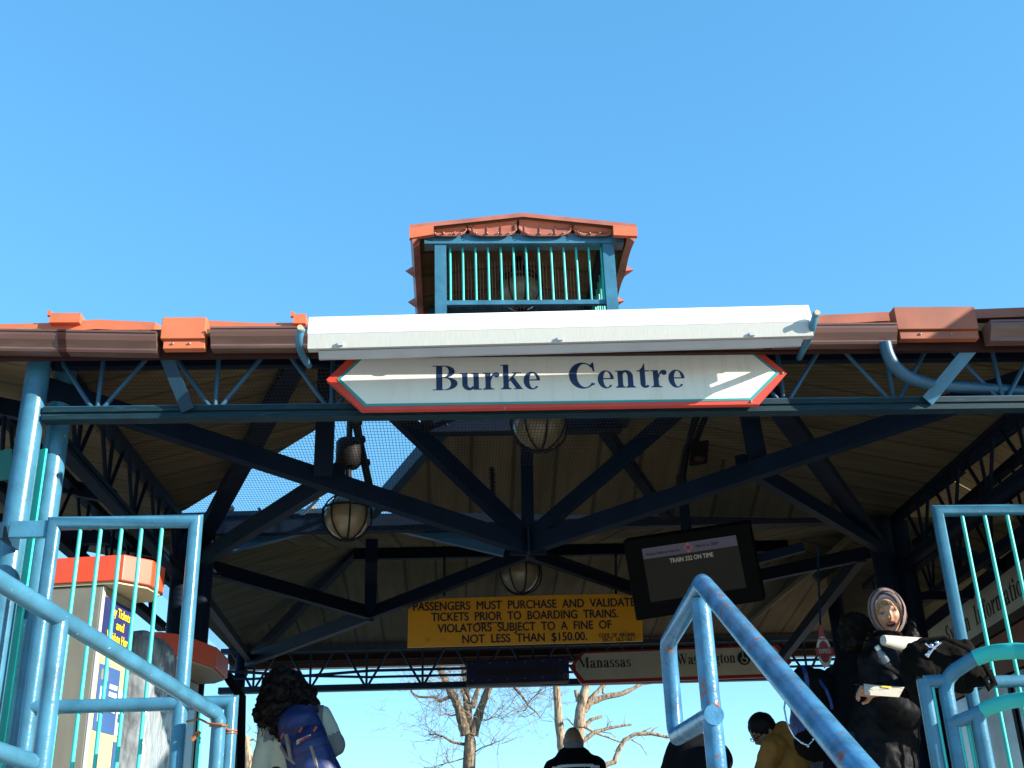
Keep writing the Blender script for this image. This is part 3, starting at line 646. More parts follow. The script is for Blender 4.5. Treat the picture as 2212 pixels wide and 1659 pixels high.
for px, s_ in ((492, .05), (672, .05), (668, .03), (560, .02), (610, .02)):
    p = D(px, 1101, 8.45); mb.ball((p.x, 8.46, p.z), (s_, .04, s_*.7), 8, 5)
organic(mb, 'debris', 'twig', gp, .012, 0, disp=.02, dscale=.03)
pipe('cable', [D(470, 1192, 8.4), D(560, 1170, 8.38), D(625, 1135, 8.36), D(660, 1105, 8.3), D(690, 1075, 8.2)], .012, 'galv', gp)

# side canopies left and right of the front one
lw = thing('side_canopy', (-3.4, 7, 0), 'shadowed side canopy left of the front one, tan deck on dark steel ribs', 'canopy', 'side canopies')
mb = MB(); mb.prism([(-1.96, 5.0, 2.665), (-1.96, 9.6, 2.665), (-4.6, 9.6, 3.2), (-4.6, 5.0, 3.2)], (0, 0, 1), .04, 0); build(mb, 'roof_panel', 'pale', lw)
mb = MB(); mb.prism([(-4.62, 5.0, 3.2), (-4.62, 9.6, 3.2), (-6.4, 9.6, 2.62), (-6.4, 5.0, 2.62)], (0, 0, 1), .04, 0); build(mb, 'roof_panel', 'pale', lw)
for y in (5.6, 7.0, 8.4): build(MB().bar((-2.15, y, 2.54), (-4.6, y, 3.10), .06, .09).bar((-2.15, y, 2.27), (-6.3, y, 2.27), .06, .08), 'rib', 'inner', lw)
truss((-2.4, 5.3, 0), (-2.4, 9.5, 0), 2.25, 2.6, .6, .2, m='inner', mc='inner', par=lw)
for y in (5.4, 9.4): pipe('column', [(-6.2, y, 0), (-6.2, y, 2.6)], .056, 'inner', lw)
build(MB().bar((-2.14, 9.4, 0), (-2.14, 9.4, 2.6), .1, .1), 'column', 'inner', lw)
rw = thing('side_canopy', (5, 7, 0), 'side canopy right of the front one, its pale deck catching light above the right railing', 'canopy', 'side canopies')
mb = MB(); mb.prism([(3.26, 3.86, 2.67), (3.26, 10.6, 2.67), (5.0, 10.6, 3.8), (5.0, 3.86, 3.8)], (0, 0, 1), .04, 0); build(mb, 'roof_panel', 'pale', rw)
mb = MB(); mb.prism([(5.02, 3.86, 3.8), (5.02, 10.6, 3.8), (6.75, 10.6, 2.67), (6.75, 3.86, 2.67)], (0, 0, 1), .04, 0); build(mb, 'roof_panel', 'pale', rw)
for y in (5.7, 7.2, 8.7, 10.2): build(MB().bar((3.4, y, 2.68), (5.0, y, 3.72), .07, .09), 'rib', 'inner', rw)
beam('brace', D(1945, 1240, 8.2), D(2240, 1010, 6.4), .07, .10, par=rw); beam('brace', D(1990, 1170, 8.0), D(2230, 1245, 8.2), .06, .09, par=rw); beam('brace', D(1935, 1290, 8.3), D(2100, 1285, 8.3), .05, .06, par=rw)
truss((3.62, 5.4, 0), (3.9, 10.3, 0), 2.2, 2.62, .6, .25, m='inner', mc='inner', par=rw)
for y in (4.2, 10.3): pipe('column', [(6.6, y, 0), (6.6, y, 2.7)], .056, 'inner', rw)
for y in (8.9, 10.4): pipe('column', [(3.62, y, 0), (3.62, y, 2.6)], .075, 'inner', rw)
mb = MB(); mb.prism([(3.26, 10.62, 2.67), (3.26, 15, 2.67), (5.0, 15, 3.8), (5.0, 10.62, 3.8)], (0, 0, 1), .04, 0); build(mb, 'roof_panel', 'pale', rw)
mb = MB(); mb.prism([(5.02, 10.62, 3.8), (5.02, 15, 3.8), (6.75, 15, 2.67), (6.75, 10.62, 2.67)], (0, 0, 1), .04, 0); build(mb, 'roof_panel', 'pale', rw)
build(MB().box(4.75, 13.2, 0, 6.7, 13.3, 3.0), 'end_wall', 'pale', rw)
build(MB().hexa([(3.7, 10.7, 2.05), (6.7, 10.7, 2.05), (6.7, 10.78, 2.05), (3.7, 10.78, 2.05), (3.7, 10.7, 3.1), (6.7, 10.7, 3.1), (6.7, 10.78, 3.1), (3.7, 10.78, 3.1)]), 'gable_panel', 'pale', rw)

# small things under the front canopy
sp = thing('loudspeaker', D(1505, 960, 6.3), 'dark loudspeaker hung by cables right of the big globe lamp, under the front roof', 'loudspeaker')
build(MB().hexa([D(1488, 1008, 6.2), D(1528, 1002, 6.3), D(1528, 1002, 6.5), D(1488, 1008, 6.4), D(1492, 955, 6.2), D(1532, 950, 6.3), D(1532, 950, 6.5), D(1492, 955, 6.4)]), 'housing', 'iron', sp, bevel=.012)
build(MB().ball(D(1510, 990, 6.2), (.035, .02, .02), 12, 8), 'cone', 'soffit', sp, smooth=True)
build(MB().tube([D(1540, 860, 6.4), D(1512, 930, 6.36), D(1500, 960, 6.34)], .018, 8).tube([D(1510, 870, 6.4), D(1482, 980, 6.34), D(1468, 1060, 6.4)], .02, 8).tube([D(1525, 860, 6.4), D(1490, 950, 6.3), D(1476, 1040, 6.3)], .012, 8), 'cable_bundle', 'iron', sp, smooth=True)
gl = thing('garland', D(1063, 1060, 6.62), 'short bristly dark garland standing on the tie beams left of the king post', 'garland')
mb = MB(); a = D(1062, 1010, 6.6); b = D(1066, 1112, 6.6)
mb.tube([a, b], .012, 8)
for i in range(260):
    p = a.lerp(b, random.random()); d = V((random.gauss(0, 1), random.gauss(0, 1), random.gauss(0, .5))).normalized()*.024; mb.tube([p, p+d], .0016, 3)
build(mb, 'bristles', 'iron', gl)
tp = thing('sign_plate', D(10, 1005, 5.3), 'dark teal plate at the left edge behind the blue columns', 'plate')
build(MB().prism([D(-60, 975, 5.4), D(26, 970, 5.4), D(24, 1034, 5.4), D(-60, 1040, 5.4)], (0, 1, 0), .02), 'plate', 'tealdk', tp)
build(MB().tube([D(5, 975, 5.41), D(9, 900, 5.41)], .012, 8), 'hanger', 'inner', tp)

# ================================================================== the station name sign and its light
def poly_px(l, Y): return [D(x, y, Y) for x, y in l]
S_Y = 4.90; SN = V((0, -1, 0))
sign = thing('station_sign', D(1205, 885, S_Y), 'long cream arrow-ended board with red and teal border reading Burke Centre, on the front truss', 'sign')
outer = [(705, 820), (778, 750), (1626, 745), (1700, 806), (1640, 873), (780, 886)]
build(MB().prism(poly_px(outer, S_Y-.0), -SN, .035), 'board', 'red', sign)
t_in = [(728, 820), (795, 757), (1612, 751), (1683, 806), (1624, 865), (788, 878)]
build(MB().prism([p+SN*.003 for p in poly_px(t_in, S_Y)], -SN, .006), 'border', 'tealb', sign)
c_in = [(736, 820), (801, 760), (1609, 754), (1674, 806), (1619, 861), (792, 873)]
build(MB().prism([p+SN*.006 for p in poly_px(c_in, S_Y)], -SN, .006), 'face', 'cream', sign)
mb = MB(); FY = S_Y-.006
for word, x0, y0, x1, y1, capx in (('Burke', 933, 843.5, 1169, 840, 53), ('Centre', 1228, 839, 1482, 836, 54)):
    a, b = D(x0, y0, FY), D(x1, y1, FY); u = D(x0, y0-capx, FY)-a
    serif(mb, word, a, b-a, V((0, 0, 1)), (b-a).length, u.length, SN)
build(mb, 'lettering', 'navy', sign)
for px, py in ((1690, 806), (1622, 868), (1090, 882)): p = D(px, py, S_Y); build(MB().ball((p.x, p.y-.002, p.z), .006, 10, 6), 'bolt', 'inox', sign, smooth=True)
pass

lt = thing('sign_light', D(1200, 740, 4.65), 'long white strip light on curved arms above the Burke Centre board', 'light')
def slab(prof, xa, xb, dza, dzb, nm, m, bev=0):
    mb = MB(); k = len(prof); vs = [(xa, y, z+dza) for y, z in prof]+[(xb, y, z+dzb) for y, z in prof]
    mb.add(vs, [(i, (i+1) % k, k+(i+1) % k, k+i) for i in range(k)]+[tuple(range(k)), tuple(range(2*k-1, k-1, -1))]); return build(mb, nm, m, lt, bevel=bev)
XA, XB = D(663, 720, 4.6).x, D(1756, 690, 4.6).x
slab([(4.600, 2.512), (4.625, 2.610), (4.635, 2.612), (4.70, 2.545), (4.70, 2.50), (4.64, 2.50)], XA, XB, 0, .045, 'housing', 'white', .004)
slab([(4.603, 2.511), (4.66, 2.499), (4.66, 2.447), (4.612, 2.443)], XA+.004, XB-.004, 0, .045, 'diffuser', 'diff')
slab([(4.635, 2.442), (4.70, 2.49), (4.71, 2.43), (4.67, 2.417)], XA+.05, XB-.05, 0, .045, 'lens', 'diff2')
for px in (735, 1210, 1625):
    p = D(px, 744-(px-735)*.024, 4.6); build(MB().box(p.x-.012, 4.598, p.z-.004, p.x+.012, 4.62, p.z+.012), 'clip', 'diff2', lt)
def arm(pts):
    mb = MB(); mb.tube(cr(pts), .017, 12); q = pts[0]; mb.ball(q, (.019, .019, .019), 12, 8)
    e = build(mb, 'arm', 'blue', lt, smooth=True)
    build(MB().tube([q+V((0, -.018, 0)), q+V((0, -.03, 0))], .013, 12), 'end_cap', 'tan', e, smooth=True)
arm([D(650, 713, 4.57), D(646, 735, 4.60), D(648, 752, 4.66), D(656, 772, 4.76), D(667, 789, 4.92)])
arm([D(1762, 681, 4.57), D(1755, 705, 4.60), D(1748, 728, 4.68), D(1736, 752, 4.80), D(1727, 772, 4.95)])

# ================================================================== caged globe lamps
def globe(px, py, rpx, Y, text, stem=.25, junction=False, tilt=0):
    c = D(px, py, Y); r = rpx/FPX*(c-CAM).dot(FWD)
    t = thing('globe_lamp', c, text, 'lamp', 'caged globe lamps')
    build(MB().ball(c, r*.9, 28, 18), 'globe', 'globe', t, smooth=True)
    mb = MB(); R_ = r*.99
    for k in range(8):
        a = 2*pi*k/8+.2; mb.tube([c+V((R_*cos(a)*sin(b), R_*sin(a)*sin(b), -R_*cos(b))) for b in [pi*.93*i/12+.06 for i in range(13)]], .0055, 6)
    for zz, rr in ((.28, .97),):
        mb.tube([c+V((R_*1.02*rr*cos(2*pi*i/28), R_*1.02*rr*sin(2*pi*i/28), R_*zz)) for i in range(29)], .0075, 6)
    mb.ball(c+V((0, 0, -R_*.98)), (.03, .03, .012), 10, 6)
    build(mb, 'cage', 'iron', t, smooth=True)
    mb = MB(); mb.tube([c+V((0, 0, r*.8)), c+V((0, 0, r*1.02))], [r*.5, r*.42], 16); mb.tube([c+V((0, 0, r)), c+V((0, 0, r+stem))], .02, 10)
    build(mb, 'fitting', 'iron', t, smooth=True)
    if junction:
        j = c+V((.0, 0, r+.17)); b = build(MB().tube([j, j+V((0, 0, .03)), j+V((0, 0, .17)), j+V((0, 0, .19))], [.06, .085, .085, .07], 20), 'ballast', 'iron', t, smooth=True)
        mb = MB(); p = [D(745, 905, Y), D(800, 1060, Y)]; mb.bar(p[0]+V((0, .06, .3)), p[1]+V((0, .06, 0)), .05, .05)
        mb.tube([D(775, 905, Y), D(782, 950, Y), D(790, 1000, Y), D(802, 1040, Y)], .009, 8)
        for q in ((783, 950), (793, 1000), (776, 912)): mb.ball(D(*q, Y), (.022, .022, .03), 10, 6)
        build(mb, 'conduit', 'iron', t)
    return t
globe(1165, 915, 65, 6.35, 'large caged globe lamp hanging below the middle of the front truss under the lantern', .5)
globe(750, 1116, 54, 6.9, 'caged globe lamp in front of the netted sky gap, ballast box above it', .5, True)
globe(1125, 1238, 47, 8.9, 'dim caged globe lamp right above the amber notice', .6)
globe(1124, 628, 50, 6.55, 'caged globe lamp inside the roof lantern behind teal slats', .2)

# ================================================================== amber notice, display, direction board
YS = 9.6
nb = thing('notice_board', D(1135, 1392, YS), 'amber fare notice with black capitals warning passengers about tickets and the fine', 'notice')
pl = [(880, 1399), (882, 1316), (905, 1303), (950, 1293), (1180, 1286), (1330, 1283), (1386, 1290), (1389, 1385)]
build(MB().prism(poly_px(pl, YS), (0, 1, 0), .02), 'board', 'yellow', nb)
up = V((0, 0, 1))
for tx, x0, y0, x1, y1, cp in (('PASSENGERS  MUST  PURCHASE  AND  VALIDATE', 893, 1319.5, 1372, 1309, 18.5), ('TICKETS  PRIOR  TO  BOARDING  TRAINS.', 932, 1342, 1335, 1333.5, 18.5), ('VIOLATORS  SUBJECT  TO  A  FINE  OF', 946, 1366.5, 1321, 1357.5, 18.5), ('NOT  LESS  THAN  $150.00.', 999, 1389.5, 1268, 1382.5, 18.5), ('CODE  OF  VIRGINIA', 1294, 1377, 1373, 1374.5, 8.5), ('SECT  18.2-160.1', 1302, 1386, 1370, 1384, 8.5)):
    a, b = D(x0, y0, YS), D(x1, y1, YS); sans('lettering', tx, 'black', nb, a, b-a, up, (b-a).length, (D(x0, y0-cp, YS)-a).length, V((0, -1, 0)), 0, .035)
a, b = D(1029, 1346, YS), D(1089, 1344.5, YS); build(MB().box(a.x, YS-.004, a.z-.004, b.x, YS-.001, a.z+.004), 'underline', 'black', nb)
for px in (960, 1330): build(MB().bar(D(px, 1288, YS+.03), D(px, 1180, YS+.03), .02, .02), 'hanger', 'inner', nb)

mon = thing('display_screen', D(1490, 1240, 7.6), 'black hanging display screen showing TRAIN 332 ON TIME, tilted above the stair rail', 'screen')
Q = [D(1345, 1168, 7.45), D(1618, 1128, 7.12), D(1652, 1298, 7.32), D(1374, 1342, 7.65)]
mn = (Q[1]-Q[0]).cross(Q[3]-Q[0]).normalized(); mn = mn if mn.y < 0 else -mn
build(MB().prism(Q, -mn, .13), 'housing', 'plastic', mon, bevel=.012)
def onq(u, v_): return (Q[0].lerp(Q[1], u)).lerp(Q[3].lerp(Q[2], u), v_) + mn*.002
def qrect(u0, v0, u1, v1, off, nm, m):
    return build(MB().prism([onq(u0, v0)+mn*off, onq(u1, v0)+mn*off, onq(u1, v1)+mn*off, onq(u0, v1)+mn*off], -mn, .002), nm, m, mon)
M['scr'] = emit('screen_black', (.030, .028, .020), .09); M['scrhead'] = emit('screen_header', (.10, .10, .14), .16); M['scrtxt'] = emit('screen_text', (.30, .30, .29), .19); M['scrtxt2'] = emit('screen_dark_text', (.015, .015, .02), .2); M['scrred'] = emit('screen_red', (.30, .05, .05), .3)
qrect(.14, .13, .885, .80, .0, 'panel', 'scr'); qrect(.142, .135, .882, .265, .003, 'header', 'scrhead')
def qtext(tx, m, u0, v0, u1, cap_, bold=0.):  # lettering on the tilted screen
    a, b = onq(u0, v0), onq(u1, v0); upq = (onq(u0, v0-.1)-a); sans('lettering', tx, m, mon, a+mn*.004, b-a, upq, (b-a).length, upq.length*cap_/.1, mn, bold, .03)
qtext('TRAIN 332 ON TIME', 'scrtxt', .345, .355, .685, .056, 0)
qtext('Virginia Railway Express', 'scrtxt2', .165, .225, .435, .035); qtext('March 6, 2009', 'scrtxt2', .565, .215, .74, .04)
def disc(c, r, x, y, nm, m, par, th=.003, n=24):
    mb = MB(); mb.prism([c+x*(r*cos(2*pi*i/n))+y*(r*sin(2*pi*i/n)) for i in range(n)], x.cross(y), -th); return build(mb, nm, m, par)
ux = (Q[1]-Q[0]).normalized(); uy = (Q[0]-Q[3]).normalized(); cc = onq(.505, .20)+mn*.0045
build(MB().prism([cc+ux*.028, cc+uy*.036, cc-ux*.028, cc-uy*.036], -mn, .001), 'emblem', 'scrred', mon)
disc(cc+mn*.0008, .019, ux, uy, 'emblem_disc', 'scrhead', mon); sans('lettering', 'VRE', 'scrtxt2', mon, cc+mn*.002-ux*.013-uy*.005, ux, uy, .026, .010, mn, .02)
build(MB().bar(onq(.5, .02)-mn*.07, onq(.5, .02)-mn*.07+V((0, 0, .4)), .06, .06), 'bracket', 'inner', mon); build(MB().bar(onq(.98, .5)-mn*.08, onq(1.35, .45)-mn*.15, .05, .06), 'bracket', 'inner', mon)

YD = 12.45
db = thing('direction_board', D(1470, 1440, YD), 'cream board with dark red border reading Manassas and Washington, hung on the far truss', 'sign')
bp_ = lambda l, dy=0: [D(x, y, YD)+V((0, -dy, 0)) for x, y in l]
build(MB().prism(bp_([(1231, 1440), (1256, 1408), (1680, 1391), (1712, 1428), (1684, 1462), (1256, 1477)]), (0, 1, 0), .05), 'board', 'dkred', db)
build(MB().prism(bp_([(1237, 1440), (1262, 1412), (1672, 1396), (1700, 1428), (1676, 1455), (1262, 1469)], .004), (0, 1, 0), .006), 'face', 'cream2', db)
build(MB().prism(bp_([(1235, 1440), (1243, 1431), (1244, 1448)], .007), (0, 1, 0), .004), 'arrow', 'dkred', db)
mb = MB()
for word, x0, y0, x1, y1, cp in (('Manassas', 1248, 1443.5, 1364, 1440, 23), ('Washington', 1462, 1436, 1590, 1431.5, 23)):
    a, b = D(x0, y0, YD-.005), D(x1, y1, YD-.005); serif(mb, word, a, b-a, up, (b-a).length, (D(x0, y0-cp, YD-.005)-a).length, (0, -1, 0))
build(mb, 'lettering', 'black', db)
c = D(1607, 1422, YD)+V((0, -.008, 0)); X1, Z1 = V((1, 0, 0)), V((0, 0, 1))
disc(c, .075, X1, Z1, 'access_emblem', 'black', db)
mb = MB(); k = c+V((0, -.006, 0))
mb.tube([k+V((.034*cos(a), 0, -.018+.034*sin(a))) for a in [radians(130+250*i/14) for i in range(15)]], .0055, 6); mb.tube([k+V((-.012, 0, .04)), k+V((-.008, 0, .0)), k+V((.022, 0, -.002)), k+V((.034, 0, -.04))], .006, 6); mb.ball(k+V((-.013, 0, .055)), .010, 10, 6)
build(mb, 'access_figure', 'cream2', db)
led = thing('led_panel', D(1120, 1475, YD), 'dark blue unlit message panel left of the Manassas board', 'display')
build(MB().prism(bp_([(1008, 1480), (1007, 1428), (1229, 1418), (1230, 1472)]), (0, 1, 0), .12), 'housing', 'packdk', led, bevel=.01)
build(MB().prism(bp_([(1008, 1484), (1008, 1479), (1228, 1470), (1228, 1475)], .006), (0, 1, 0), .03), 'lower_lip', 'strap', led)
build(MB().prism(bp_([(1030, 1461), (1030, 1447), (1205, 1440), (1205, 1454)], .004), (0, 1, 0), .006), 'window', 'black', led)
mb = MB()
for i in range(6):
    for yy in (1434, 1470): p = D(1020+i*38, yy-i*1.5-(i*.2), YD-.004); build(MB().ball(p, .007, 8, 5), 'rivet', 'inox', led)
sans('lettering', '0', 'strap', led, D(1217, 1466, YD-.005), X1, Z1, .05, .06, V((0, -1, 0)))

YV = 6.35
dm = thing('emblem_sign', D(1780, 1440, YV), 'small red diamond sign with cream ring hung beside the dark haired commuter', 'sign')
dv = poly_px([(1772, 1350), (1798, 1407), (1782, 1444), (1764, 1404)], YV)
build(MB().prism(dv, (0, 1, 0), .012), 'plate', 'dkred', dm)
dc = D(1780, 1408, YV)+V((0, -.004, 0)); dx_, dz_ = V((.062, 0, 0)), V((0, 0, .10))
def ell(s, off, nm, m): build(MB().prism([dc+V((0, -off, 0))+dx_*(.68*s*cos(2*pi*i/28))+dz_*(.88*s*sin(2*pi*i/28)) for i in range(28)], (0, 1, 0), .003), nm, m, dm)
ell(.98, 0, 'ring', 'cream2'); ell(.70, .004, 'disc', 'dkred')
build(MB().box(dc.x-.05, dc.y-.012, dc.z-.026, dc.x+.05, dc.y-.008, dc.z+.022), 'bar', 'dkred', dm)
sans('lettering', 'EXPRESS', 'cream2', dm, dc+V((-.034, -.013, -.012)), X1, Z1, .068, .026, V((0, -1, 0))); sans('lettering', 'VIRGINIA', 'dkred', dm, dc+V((-.024, -.002, .066)), X1, Z1, .048, .012, V((0, -1, 0)))
build(MB().tube([D(1772, 1350, YV), D(1766, 1180, YV)], .006, 6), 'hanger', 'inner', dm)

# ================================================================== system information kiosk on the right
kio = thing('information_kiosk', (4.3, 8.0, 0), 'kiosk wall at the right edge with cream System Information band above sky-toned panes', 'kiosk')
KA, KB = V((3.84, 5.6, 0)), V((4.47, 10.45, 0)); kd = (KB-KA).normalized(); kn = V((-kd.y, kd.x, 0))
def kpt(s, z, off=0): return KA + kd*s + kn*off + V((0, 0, z))
def kp(s0, z0, s1, z1, off, nm, m, th=.02): return build(MB().prism([kpt(s0, z0, off), kpt(s1, z0, off), kpt(s1, z1, off), kpt(s0, z1, off)], -kn, th), nm, m, kio)
KL = (KB-KA).length
kp(0, 0, KL, 2.34, -.03, 'wall', 'soffit', .5)
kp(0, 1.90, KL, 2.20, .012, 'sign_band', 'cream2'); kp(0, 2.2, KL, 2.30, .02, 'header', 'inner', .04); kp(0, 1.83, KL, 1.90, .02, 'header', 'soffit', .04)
kp(0, 1.52, KL, 1.82, .0, 'brick_panel', 'brick')
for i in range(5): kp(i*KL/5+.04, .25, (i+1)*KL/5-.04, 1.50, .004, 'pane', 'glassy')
for i in range(6): kp(max(0, i*KL/5-.035), 0, min(KL, i*KL/5+.035), 1.52, .02, 'mullion', 'plastic', .04)
mb = MB(); s_n = (DP(2212, 1240, kpt(0, 0, .016), kn)-KA).dot(kd); s_s = (DP(2045, 1385, kpt(0, 0, .016), kn)-KA).dot(kd)
def word(w_, sa, sb, z0): serif(mb, w_, kpt(sa, z0, .013), kd*(sb-sa)/abs(sb-sa), up, abs(sb-sa), .155, kn)
a = s_s; b = s_n; L_ = b-a
word('System', a, a+L_*.34, 1.975); word('Information', a+L_*.40, a+L_*1.02, 1.975)
build(mb, 'lettering', 'black', kio)
build(MB().prism([kpt(a+.12, 1.99, .014), kpt(a+.50, 1.99, .014), kpt(a+.31, 2.11, .014)], -kn, .004), 'triangle', 'red', kio)

# ================================================================== ticket machines on the left
def machine(px, Y, zt, dep, wid, text, hood='mred', panels=True, yaw=8, front='inox', rnd=False):
    p = D(px, 1265, Y); o = V((p.x, Y, 0)); t = thing('ticket_machine', o, text, 'ticket machine')
    fx = V((sin(radians(yaw)), cos(radians(yaw)), 0)); nx = V((cos(radians(yaw)), -sin(radians(yaw)), 0))
    P_ = lambda s, z, n_=0: o+fx*s+nx*n_+V((0, 0, z))
    mb = MB(); mb.hexa([P_(0, 0), P_(dep, 0), P_(dep, 0, -wid), P_(0, 0, -wid), P_(0, zt), P_(dep, zt), P_(dep, zt, -wid), P_(0, zt, -wid)])
    build(mb, 'cabinet', front, t, bevel=.006)
    q = lambda s0, z0, s1, z1, nm, m, off=.004, par=t, th=.004: build(MB().prism([P_(s0, z0, off), P_(s1, z0, off), P_(s1, z1, off), P_(s0, z1, off)], -nx, th), nm, m, par)
    q(0, .02, .03, zt-.005, 'edge_trim', 'inox2', .005)
    # red hood: overhanging rim with angled front
    out = [(-.02, -wid-.02), (-.02, .10)]+([(.10, .20), (dep*.5, .27), (dep-.1, .22), (dep+.02, .12)] if rnd else [(dep*.30, .19), (dep*.72, .19), (dep+.02, .10)])+[(dep+.02, -wid-.02)]
    mb = MB(); mb.prism([P_(s, zt+.015, n_) for s, n_ in out], (0, 0, 1), .125); build(mb, 'hood', hood, t, bevel=.004)
    mb = MB(); mb.prism([P_(s*.98+.01, zt+.002, n_-.02) for s, n_ in out], (0, 0, 1), .012); build(mb, 'hood_soffit', 'tan', t)
    if panels:
        q(.04, zt-.27, dep-.02, zt-.045, 'notice', 'sticker')
        for tx, s0, s1, z in (('Buy Tickets', .10, dep-.05, zt-.115), ('and', .18, .27, zt-.175), ('Validate Here', .085, dep-.03, zt-.238)):
            sans('lettering', tx, 'yel', t, P_(s0, z, .005), fx, up, s1-s0, .044, nx, .012)
        q(.03, .12, dep-.015, zt-.29, 'fascia_panel', 'tan'); f = q(.05, zt-.66, dep*.74, zt-.36, 'keypad_panel', 'blueP', .008)
        mb = MB()
        for i in range(4):
            for j in range(4): a = P_(.17+i*.022, zt-.46-j*.035, .010); mb.prism([a, a+fx*.015, a+fx*.015+V((0, 0, .022)), a+V((0, 0, .022))], nx, .004)
        build(mb, 'keys', 'white', f); q(.07, zt-.43, .15, zt-.38, 'label_strip', 'strap', .010, f); q(.08, zt-.62, .10, zt-.46, 'slot_mark', 'white', .010, f)
        q(dep*.76, zt-.66, dep*.92, zt-.45, 'card_sticker', 'white', .009); q(dep*.78, zt-.60, dep*.90, zt-.56, 'card_logo', 'blueP', .011)
        q(dep*.76, zt-.86, dep*.94, zt-.69, 'card_slot', 'blueP', .009); q(dep*.5, zt-1.10, dep*.72, zt-.86, 'instruction_panel', 'blueP', .009)
        mb = MB(); mb.prism([P_(.08, zt-1.45, .006), P_(.42, zt-1.45, .006), P_(.30, zt-.90, .006), P_(.08, zt-.90, .006)], nx, .05); build(mb, 'delivery_chute', 'inox', t, bevel=.01)
        q(.12, zt-1.35, .32, zt-1.05, 'chute_opening', 'plastic', .060)
        q(dep*.55, .3, dep*.95, zt-1.05, 'receipt_plate', 'white', .009)
    else:
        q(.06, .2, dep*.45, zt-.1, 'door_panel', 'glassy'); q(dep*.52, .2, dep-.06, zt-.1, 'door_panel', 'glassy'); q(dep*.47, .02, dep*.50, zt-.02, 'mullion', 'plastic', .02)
        q(.14, zt-.95, .24, zt-.7, 'card_slot', 'plastic', .008); q(.10, zt-1.3, dep*.4, zt-1.1, 'keypad_panel', 'blueP', .008)
    return t
machine(222, 5.4, 1.575, .38, .60, 'nearest steel ticket machine with navy sticker and red hood, behind the left railing')
tm = thing('ticket_machine', D(300, 1500, 6.3), 'ticket machine shrouded in grey plastic wrap between the two red hooded ones', 'ticket machine')
mb = MB(); p = D(312, 1345, 6.2)
for i in range(7):
    pass
mb.box(p.x-.40, 6.06, 0, p.x+.10, 6.66, 1.45); mb.box(p.x-.36, 6.09, 1.40, p.x+.07, 6.62, 1.50)
organic(mb, 'plastic_cover', 'wrap', tm, .022, 5, disp=.016, dscale=.13)
build(MB().box(p.x-.38, 6.08, 0.02, p.x, 6.60, 1.38), 'cabinet', 'inox', tm)
machine(324, 6.75, 1.475, 1.05, .5, 'farthest ticket machine with glassy doors and curved red hood near the dark column', panels=False, rnd=True, yaw=6)
pole = thing('kiosk_frame', (-1.05, 7.9, 0), 'dark brown metal frame with pale pane right of the ticket machines', 'frame')
pp = [D(497, 1470, 8.0), D(523, 1500, 8.0)]
build(MB().tube([D(478, 1440, 7.8), D(497, 1472, 7.9), D(523, 1507, 8.0), D(520, 1670, 8.0), D(519, 1800, 8.0)], .028, 10), 'post', 'plastic', pole, smooth=True)
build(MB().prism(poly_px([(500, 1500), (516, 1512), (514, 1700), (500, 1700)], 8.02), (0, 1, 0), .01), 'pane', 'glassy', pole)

# ================================================================== railings
def rail_thing(nm, loc, text, cat, group=None): return thing(nm, loc, text, cat, group)
lf_ = rail_thing('guard_rail', (-1.4, 4.75, 0), 'blue pipe railing with teal bars, in front of the ticket machines', 'railing', 'pipe railings with teal bars')
FY_ = 4.75; zt_, zm_ = 1.688, .922
def pr(nm, pts, r, m='blue', par=lf_, n=18): return build(MB().tube(pts, r, n), nm, m, par, smooth=True)
xa, xb, xe = -1.697, -1.098, -.895
pr('frame', [(xa, FY_, 0), (xa, FY_, zt_), (xb, FY_, zt_), (xb, FY_, 0)], .0295)
pr('mid_rail', [(xa, FY_, zm_), (xb, FY_, zm_)], .028); pr('end_frame', [(xb, FY_, zm_), (xe, FY_, zm_), (xe, FY_, 0)], .028)
for px in (173, 217, 262, 305, 349):
    x = D(px, 1150, FY_).x; pr('baluster', [(x, FY_, zm_), (x, FY_, zt_)], .0085, 'teal', n=10); pr('baluster', [(x-.004, FY_, .05), (x-.004, FY_, zm_)], .0085, 'teal', n=10)
x = D(433, 1545, FY_).x; pr('baluster', [(x, FY_, .05), (x, FY_, zm_)], .0085, 'teal', n=10)
p = D(62, 1140, 4.9); build(MB().box(p.x-.02, 4.735, zt_-.062, xa-.01, 4.765, zt_+.012), 'bracket', 'blue', lf_, bevel=.004)
build(MB().box(c0.x+.035, 4.745, zt_-.06, c0.x+.05, 4.95, zt_+.01), 'bracket_plate', 'steel', lf_)

lh = rail_thing('hand_rail', (-1.1, 3.9, 0), 'blue pipe handrail sloping across the left railing, tied with rusty wire', 'handrail', 'stair handrails')
h0, h1 = D(-330, 1030, 2.55), D(466, 1541, 4.66); hA, hB = D(0, 1256, 3.2), h1
dirh = (hB-hA); h0 = hA - dirh*.42
pr('rail', [h0, hA, hB, hB+V((.012, .012, -.03)), (hB.x+.012, hB.y+.012, 0)], .0285, par=lh, n=20)
tq = .215; q = hA+dirh*tq
pr('post', [(q.x, q.y, q.z), (q.x, q.y, 0)], .0285, par=lh); 
pr('lower_rail', [D(-200, 1560, 3.1), D(80, 1650, q.y), ], .026, par=lh)
rw_ = thing('rusty_wire', hB, 'rusty wire twisted round the end of the left handrail', 'wire')
mb = MB(); cz = hB.z-.045
mb.tube([(hB.x+.012+.034*cos(a), hB.y+.012+.034*sin(a), cz+.004*sin(3*a)) for a in [2*pi*i/20 for i in range(21)]], .0035, 6)
mb.tube([(hB.x-.12, hB.y+.04, cz+.022), (hB.x-.06, hB.y-.005, cz+.024), (hB.x-.02, hB.y-.025, cz+.004), (hB.x+.03, hB.y-.03, cz-.002), (xe-.0, FY_-.034, cz-.012), (xe+.03, FY_-.01, cz-.014)], .0045, 6)
